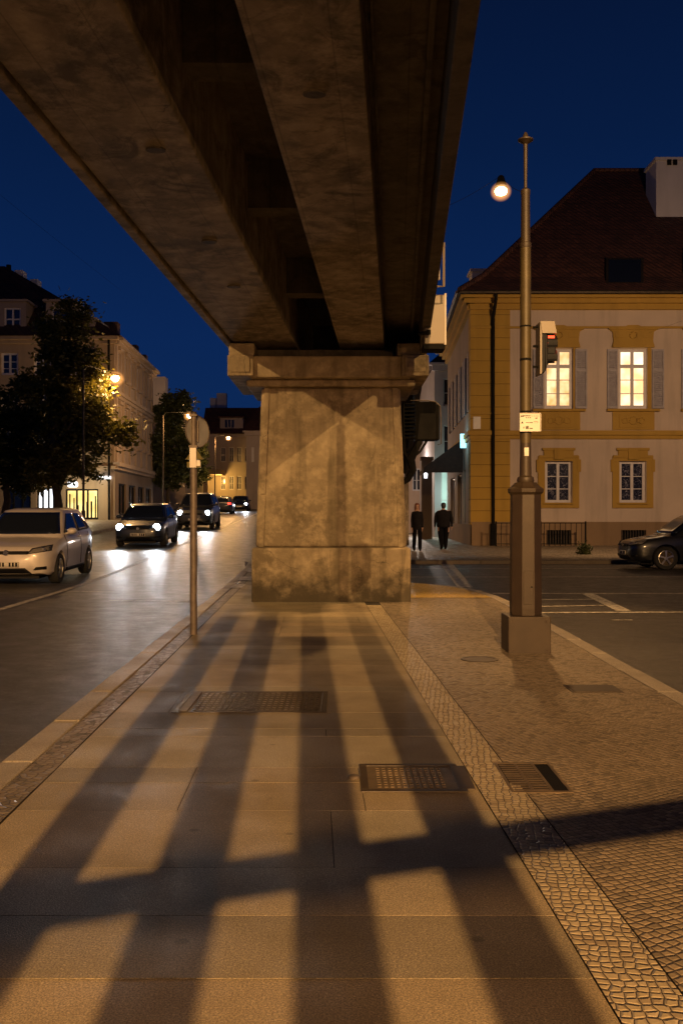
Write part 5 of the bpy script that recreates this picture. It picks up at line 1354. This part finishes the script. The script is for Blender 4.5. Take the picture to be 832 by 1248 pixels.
        if lights == 'on':
            lo = patch('headlight', 'lens', [(0,s*.52*hw,hz0),(0,s*.93*hw,hz0+.02),(0,s*.90*hw,hz1),(0,s*.60*hw,hz1-.03)], (-1,0,0), nu=8)
            h, nn, _, _ = tree_.ray_cast(Vector((3, s*.72*hw, (hz0+hz1)/2)), Vector((-1,0,0)))
            if h is None: h = Vector((hl-.1, s*.72*hw, (hz0+hz1)/2))
            b = MB(); b.tube([h+Vector((.0,0,0)), h+Vector((.03,0,0)), h+Vector((.045,0,0))], [.125,.10,.03], 16); b.build('bulb', M['head'], root)
        else:
            patch('lamp_surround', 'plastic', [(0,s*.46*hw,hz0-.03),(0,s*.93*hw,hz0+.03),(0,s*.91*hw,hz1+.045),(0,s*.56*hw,hz1-.015)], (-1,0,0), off=.005, nu=12, nv=6)
            patch('headlight', 'lens', [(0,s*.50*hw,hz0-.01),(0,s*.91*hw,hz0+.04),(0,s*.89*hw,hz1+.03),(0,s*.58*hw,hz1-.03)], (-1,0,-.0), nu=12, nv=6)
            h, nn, _, _ = tree_.ray_cast(Vector((3, s*.80*hw, (hz0+hz1)/2+.01)), Vector((-1,0,0)))
            if h is not None:
                b = MB(); b.tube([h+Vector((.005,0,0)), h+Vector((.018,0,0))], [.045,.04], 14); b.build('bulb', M['chrome'], root)
        patch('fog_light', 'plastic', [(0,s*.60*hw,zb+.13),(0,s*.86*hw,zb+.14),(0,s*.86*hw,zb+.20),(0,s*.66*hw,zb+.19)], (-1,0,0), nu=5, nv=3)
        patch('tail_light', 'tail' if tail else 'redlens' if False else 'tail', [(0,s*.62*hw,.55*H),(0,s*.93*hw,.55*H),(0,s*.90*hw,.64*H),(0,s*.62*hw,.63*H)], (1,0,0), nu=5) if tail else patch('tail_light', 'canvas', [(0,s*.62*hw,.55*H),(0,s*.93*hw,.55*H),(0,s*.90*hw,.64*H),(0,s*.62*hw,.63*H)], (1,0,0), nu=5)
    patch('grille', 'plastic', [(0,-.48*hw,.415*H),(0,.48*hw,.415*H),(0,.50*hw,.455*H),(0,-.50*hw,.455*H)], (-1,0,0), nu=12, nv=3)
    patch('lower_grille', 'plastic', [(0,-.58*hw,zb+.03),(0,.58*hw,zb+.03),(0,.42*hw,zb+.17),(0,-.42*hw,zb+.17)], (-1,0,0), nu=12, nv=4)
    patch('number_plate', 'plate', [(0,-.26,zb+.19),(0,.26,zb+.19),(0,.26,zb+.30),(0,-.26,zb+.30)], (-1,0,0), off=.02, nu=6, nv=2)
    if detail:
        b = MB(); h, *_ = tree_.ray_cast(Vector((3,0,zb+.25)), Vector((-1,0,0))); rk = random.Random(4)
        if h is not None:
            for k in range(7):
                if k == 3: continue
                y = .21-k*.065; b.box(h.x+.018, h.x+.030, y-.018, y+.018, zb+.205, zb+.285)
                b.box(h.x+.0185, h.x+.0305, y-.006, y+.012, zb+.235, zb+.25)
            b.build('lettering', M['ink'], root)
        h, *_ = tree_.ray_cast(Vector((3,0,.435*H)), Vector((-1,0,0)))
        if h is not None:
            b = MB(); b.tube([h+Vector((.012,0,0)), h+Vector((.03,0,0))], [.06,.052], 20); b.build('badge', M['chrome'], root)
        h, *_ = tree_.ray_cast(Vector((0,0,4)), Vector((0,0,-1)))
    # underbody
    b = MB(); b.box(-hl+.3, hl-.3, -hw+.32, hw-.32, zb-.06, zb+.06); b.build('underbody', M['plastic'], root)
    # wheels
    def wheel():
        b = MB(); prof = [(wr*.66,-.10),(wr*.93,-.105),(wr,-.075),(wr,.075),(wr*.93,.105),(wr*.66,.10)]
        n0 = 28; base = 0; rings_ = []
        for r_, y in prof: rings_.append([(r_*math.cos(2*math.pi*i/n0), y, r_*math.sin(2*math.pi*i/n0)) for i in range(n0)])
        loft(b, rings_, cap=False); return b
    for x in (xf, xr):
        for s in (-1, 1):
            b = wheel(); b.v = [Vector((v.x+x, v.y+s*(hw-.12), v.z+wr)) for v in b.v]; w_ = b.build('wheel', M['tyre'], root, smooth=True)
            b = MB(); yo = s*(hw-.12+.075); sp_ = 5
            def rp_(r_, a, dy=0): return (x+r_*math.cos(a), yo+s*dy, wr+r_*math.sin(a))
            for i in range(sp_):
                a = 2*math.pi*i/sp_+.3; da = .22
                q = [rp_(wr*.12,a-1.0*da*2), rp_(wr*.64,a-da*.62), rp_(wr*.64,a+da*.62), rp_(wr*.12,a+1.0*da*2)]
                q2 = [rp_(wr*.12,a-da*2,.02), rp_(wr*.64,a-da*.62,.012), rp_(wr*.64,a+da*.62,.012), rp_(wr*.12,a+da*2,.02)]
                b.hexa(q+q2)
            n0 = 28; ro = [[rp_(wr*.68, 2*math.pi*i/n0, .015) for i in range(n0)], [rp_(wr*.62, 2*math.pi*i/n0, .02) for i in range(n0)], [rp_(wr*.60, 2*math.pi*i/n0, -.06) for i in range(n0)]]
            loft(b, ro, cap=False); b.tube([rp_(0,0,-.01), rp_(0,0,.024)], wr*.15, 12); b.build('rim', M[rim], w_)
            b = MB(); b.tube([rp_(0,0,-.09), rp_(0,0,-.07)], wr*.64, 20); b.build('brake_disc', M['iron'], w_)
    root['hl'] = hl
    return root
def place_car(c, X, Yfront, ang, lights=0, W=1.75, H=1.45, power=300):
    """ang = heading angle of the front, measured from -Y towards +X"""
    hl = c['hl']; del c['hl']
    fx, fy = math.sin(ang), -math.cos(ang)
    cx, cy = X-fx*hl, Yfront-fy*hl
    zf = tz(X, Yfront)-.11; zr = tz(X-2*fx*hl, Yfront-2*fy*hl)-.11
    c.location = (cx, cy, (zf+zr)/2); c.rotation_euler = (0, math.atan2(zr-zf, 2*hl), math.atan2(fy, fx))
    if lights:
        for s in (-1, 1):
            side = Vector((-fy, fx))*s*W*.36; p = Vector((X+fx*.12+side.x, Yfront+fy*.12+side.y, zf+.47*H))
            light('headlight_beam', 'SPOT', p, COOL, power, .05, aim=(p.x+fx*20, p.y+fy*20, tz(p.x+fx*20, p.y+fy*20)-.11), size=58, blend=.9)
c = make_car('parked_car', 'silver hatchback with its lights off, cut off by the left edge of the picture', 'car_silver', 4.05, 1.78, 1.56, 'hatch', 'off')
place_car(c, -6.72, 18.95, R(1.7))
c = make_car('driving_car', 'dark navy hatchback with both headlights on, nearest of the oncoming cars', 'car_navy', 4.1, 1.76, 1.50, 'hatch', 'on', rim='rimdark')
place_car(c, -7.02, 32.6, R(1.7), 1, power=340)
c = make_car('driving_car', 'dark tall off-roader with headlights on, behind the round sign pole', 'car_suv', 4.6, 1.88, 1.84, 'suv', 'on', rim='rimdark', detail=False)
place_car(c, -7.35, 47, R(1.7), 1, H=1.8, power=340)
c = make_car('driving_car', 'small dark car driving away with red tail lights, behind the off-roader', 'car_navy', 4.1, 1.75, 1.48, 'hatch', 'off', rim='rimdark', detail=False, tail=True)
place_car(c, -10.1, 82.5, R(181.7), 0)
c = make_car('driving_car', 'farthest dark saloon with headlights on, nearest the pier', 'car_black', 4.3, 1.75, 1.46, 'sedan', 'on', rim='rimdark', detail=False)
place_car(c, -9.75, 90, R(1.7), 1, power=500)
c = make_car('parked_car', 'black car before the ochre house, cut off by the right edge of the picture', 'car_black', 4.3, 1.78, 1.50, 'hatch', 'off')
place_car(c, (763-416)/F*25.6, 25.9, R(-90), 0)
bpy.data.objects.remove if False else None
for o in list(COL.objects):
    if 'hl' in o.keys(): del o['hl']

# ------------------------------------------------------------------ people
def person(label, X, Y, h, face, build, hair, seedw, stride, group='people walking in the alley'):
    """face: +1 towards the viewer, -1 away. The figure is one skinned surface."""
    root = empty('person', (X, Y, 0.012), label, 'person', group)
    k = h/1.8; bw = build
    V = [(0,0,.98,.135*bw,.105*bw),(0,0,1.15,.135*bw,.10*bw),(0,.0,1.32,.165*bw,.115*bw),(0,0,1.45,.13*bw,.09*bw),(0,-.01,1.53,.058,.058),(0,-.015,1.60,.065,.075),(0,-.015,1.69,.082,.10),(0,-.01,1.76,.062,.075)]
    E = [(i,i+1) for i in range(7)]
    def add(v, par): V.append(v); E.append((par, len(V)-1)); return len(V)-1
    for s in (-1, 1):
        st = stride*s
        hip = add((.095*s*bw**.5,0,.92,.11*bw,.115*bw),0); kn = add((.10*s,-.06*abs(st)-.16*st,.50,.085*bw**.6,.09*bw**.6),hip); an = add((.095*s,.10*max(0,-st)*3-.28*st,.10+.04*max(0,-st),.062,.07),kn); toe = add((.10*s,-.16-.28*st,.035,.038,.03),an)
        sh = add((.175*s*bw,0,1.43,.068*bw,.068*bw),3); el = add((.215*s*bw,.04+.06*st,1.15,.052*bw**.7,.055*bw**.7),sh); wr_ = add((.222*s*bw,-.04+.12*st,.91,.034,.036),el); ha = add((.222*s*bw,-.06+.13*st,.84,.026,.036),wr_)
    me = bpy.data.meshes.new('body'); me.from_pydata([(v[0]*k, v[1]*k*face*1.0, v[2]*k) for v in V], E, [])
    o = bpy.data.objects.new('body', me); COL.objects.link(o)
    m = o.modifiers.new('Skin', 'SKIN'); m.use_smooth_shade = True
    sk = me.skin_vertices[0].data if me.skin_vertices else None
    if sk is None:
        bm = bmesh.new(); bm.from_mesh(me); bm.verts.layers.skin.verify(); bm.to_mesh(me); bm.free(); sk = me.skin_vertices[0].data
    for i, v in enumerate(V): sk[i].radius = (v[3]*k, v[4]*k)
    sk[0].use_root = True
    s_ = o.modifiers.new('Sub', 'SUBSURF'); s_.levels = 2; s_.render_levels = 2
    me2 = eval_mesh(o); o.modifiers.clear(); o.data = me2
    for mm in ('cloth','cloth2','skin','black'): me2.materials.append(M[mm])
    for p in me2.polygons:
        c = p.center/k; p.use_smooth = True
        p.material_index = 2 if (c.z > 1.50 or (abs(c.x) > .17 and c.z < .885 and c.z > .7)) else 1 if c.z < .93 and c.z > .09 else 3 if c.z <= .09 else 0
    o.parent = root
    # fingers
    b = MB()
    for s in (-1, 1):
        hx, hy, hz = .222*s*bw*k, (-.06+.13*stride*s)*k*face, .84*k
        for q, (dy, ln) in enumerate(((-.027,.075),(-.009,.085),(.009,.08),(.027,.062))):
            b.tube([(hx,hy+dy*k,hz-.01),(hx-.004*s,hy+dy*k,hz-.01-ln*.55*k),(hx-.022*s,hy+dy*k,hz-.01-ln*k)], [.010,.009,.007], 6)
        b.tube([(hx,hy-.03*k*face,hz+.035),(hx-.012*s,hy-.055*k*face,hz-.01),(hx-.018*s,hy-.058*k*face,hz-.035)], [.011,.010,.008], 6)
    b.build('fingers', M['skin'], None).parent = root
    # face
    b = MB(); fy = -.10*face*k-.015*k*face
    b.lathe(0, fy, [(.004,1.665*k),(.012,1.64*k),(.016,1.625*k),(.006,1.615*k)], 8)
    b.build('nose', M['skin'], None).parent = root
    b = MB()
    for s in (-1, 1): b.box(.033*s*k-.014, .033*s*k+.014, fy+.012*face-.006, fy+.012*face+.004, 1.672*k, 1.684*k)
    b.build('eyes', M['ink'], None).parent = root
    b = MB(); b.box(-.022,.022,fy+.014*face-.006,fy+.014*face+.004,1.583*k,1.591*k); b.build('mouth', M['canvas'], None).parent = root
    # hair
    b = MB(); cy = .01*face
    def hr(rx, ry, z, oy=0): return [(rx*math.cos(2*math.pi*i/18)*k, (ry*math.sin(2*math.pi*i/18)+oy*face+.012*face)*k, z*k) for i in range(18)]
    if hair == 'long': rr2 = [hr(.055,.03,1.34,.09),hr(.09,.045,1.42,.085),(hr(.10,.06,1.52,.06)),hr(.10,.075,1.62,.038),hr(.103,.10,1.70,.015),hr(.096,.10,1.76,0),hr(.065,.07,1.80,0),hr(.02,.02,1.815,0)]
    else: rr2 = [hr(.07,.05,1.60,.045),hr(.092,.08,1.66,.03),hr(.098,.102,1.72,.008),hr(.09,.098,1.77,0),hr(.06,.065,1.80,0),hr(.02,.02,1.81,0)]
    loft(b, rr2); ho = b.build('hair', M['hair_red' if hair == 'long' else 'hair_dark'], None, smooth=2); ho.parent = root
    # jacket hem as a soft shell
    b = MB()
    def jr(rx, ry, z): return [(rx*math.cos(2*math.pi*i/20)*k*bw, (ry*math.sin(2*math.pi*i/20))*k*bw, z*k) for i in range(20)]
    hem = .80 if hair == 'long' else .86
    loft(b, [jr(.16,.14,hem),jr(.185,.155,hem+.05),jr(.18,.145,1.05),jr(.185,.15,1.18),jr(.202,.155,1.30),jr(.195,.14,1.41),jr(.11,.09,1.50),jr(.07,.07,1.53)])
    b.build('jacket', M['cloth'], None, smooth=2).parent = root
    return root
q = G(508, 672)
person('slim person in black with long auburn hair walking near the pier', q.x, q.y, 1.80, 1, .92, 'long', 1, .55)
q = G(540, 670.5)
person('broad person in black jacket walking away under the awning', q.x, q.y, 1.84, -1, 1.42, 'short', 2, .55)

# ------------------------------------------------------------------ sky
w = bpy.data.worlds.new('World'); scene.world = w; w.use_nodes = True; nt = w.node_tree
bg = nt.nodes['Background']; tc = N(nt, 'ShaderNodeTexCoord'); sp = N(nt, 'ShaderNodeSeparateXYZ'); nt.links.new(tc.outputs['Generated'], sp.inputs[0])
r_ = nt.nodes.new('ShaderNodeValToRGB'); cr = r_.color_ramp
cr.elements[0].position = 0.0; cr.elements[0].color = (.0045,.022,.085,1)
cr.elements[1].position = .60; cr.elements[1].color = (.0006,.0016,.006,1)
e = cr.elements.new(.18); e.color = (.0032,.019,.088,1)
e = cr.elements.new(.36); e.color = (.0022,.0115,.052,1)
e = cr.elements.new(.49); e.color = (.0018,.0075,.034,1)
nt.links.new(sp.outputs[2], r_.inputs[0]); nt.links.new(r_.outputs[0], bg.inputs[0]); bg.inputs[1].default_value = 1.0

# ------------------------------------------------------------------ camera and render
cam = bpy.data.cameras.new('camera'); co = bpy.data.objects.new('camera', cam); COL.objects.link(co)
co.location = (0, 0, CAMH); co.rotation_euler = (R(90), 0, 0)
cam.sensor_fit = 'VERTICAL'; cam.sensor_height = 36; cam.lens = 36*F/1248; cam.shift_y = 6/1248; cam.clip_end = 2000
scene.camera = co
scene.view_settings.view_transform = 'Standard'; scene.view_settings.look = 'None'; scene.view_settings.exposure = 0; scene.view_settings.gamma = 1
scene.cycles.use_denoising = True
try: scene.cycles.denoiser = 'OPENIMAGEDENOISE'
except Exception: pass
scene.cycles.max_bounces = 6; scene.cycles.diffuse_bounces = 4; scene.cycles.glossy_bounces = 3
scene.cycles.sample_clamp_indirect = 4
scene.cycles.use_light_tree = True
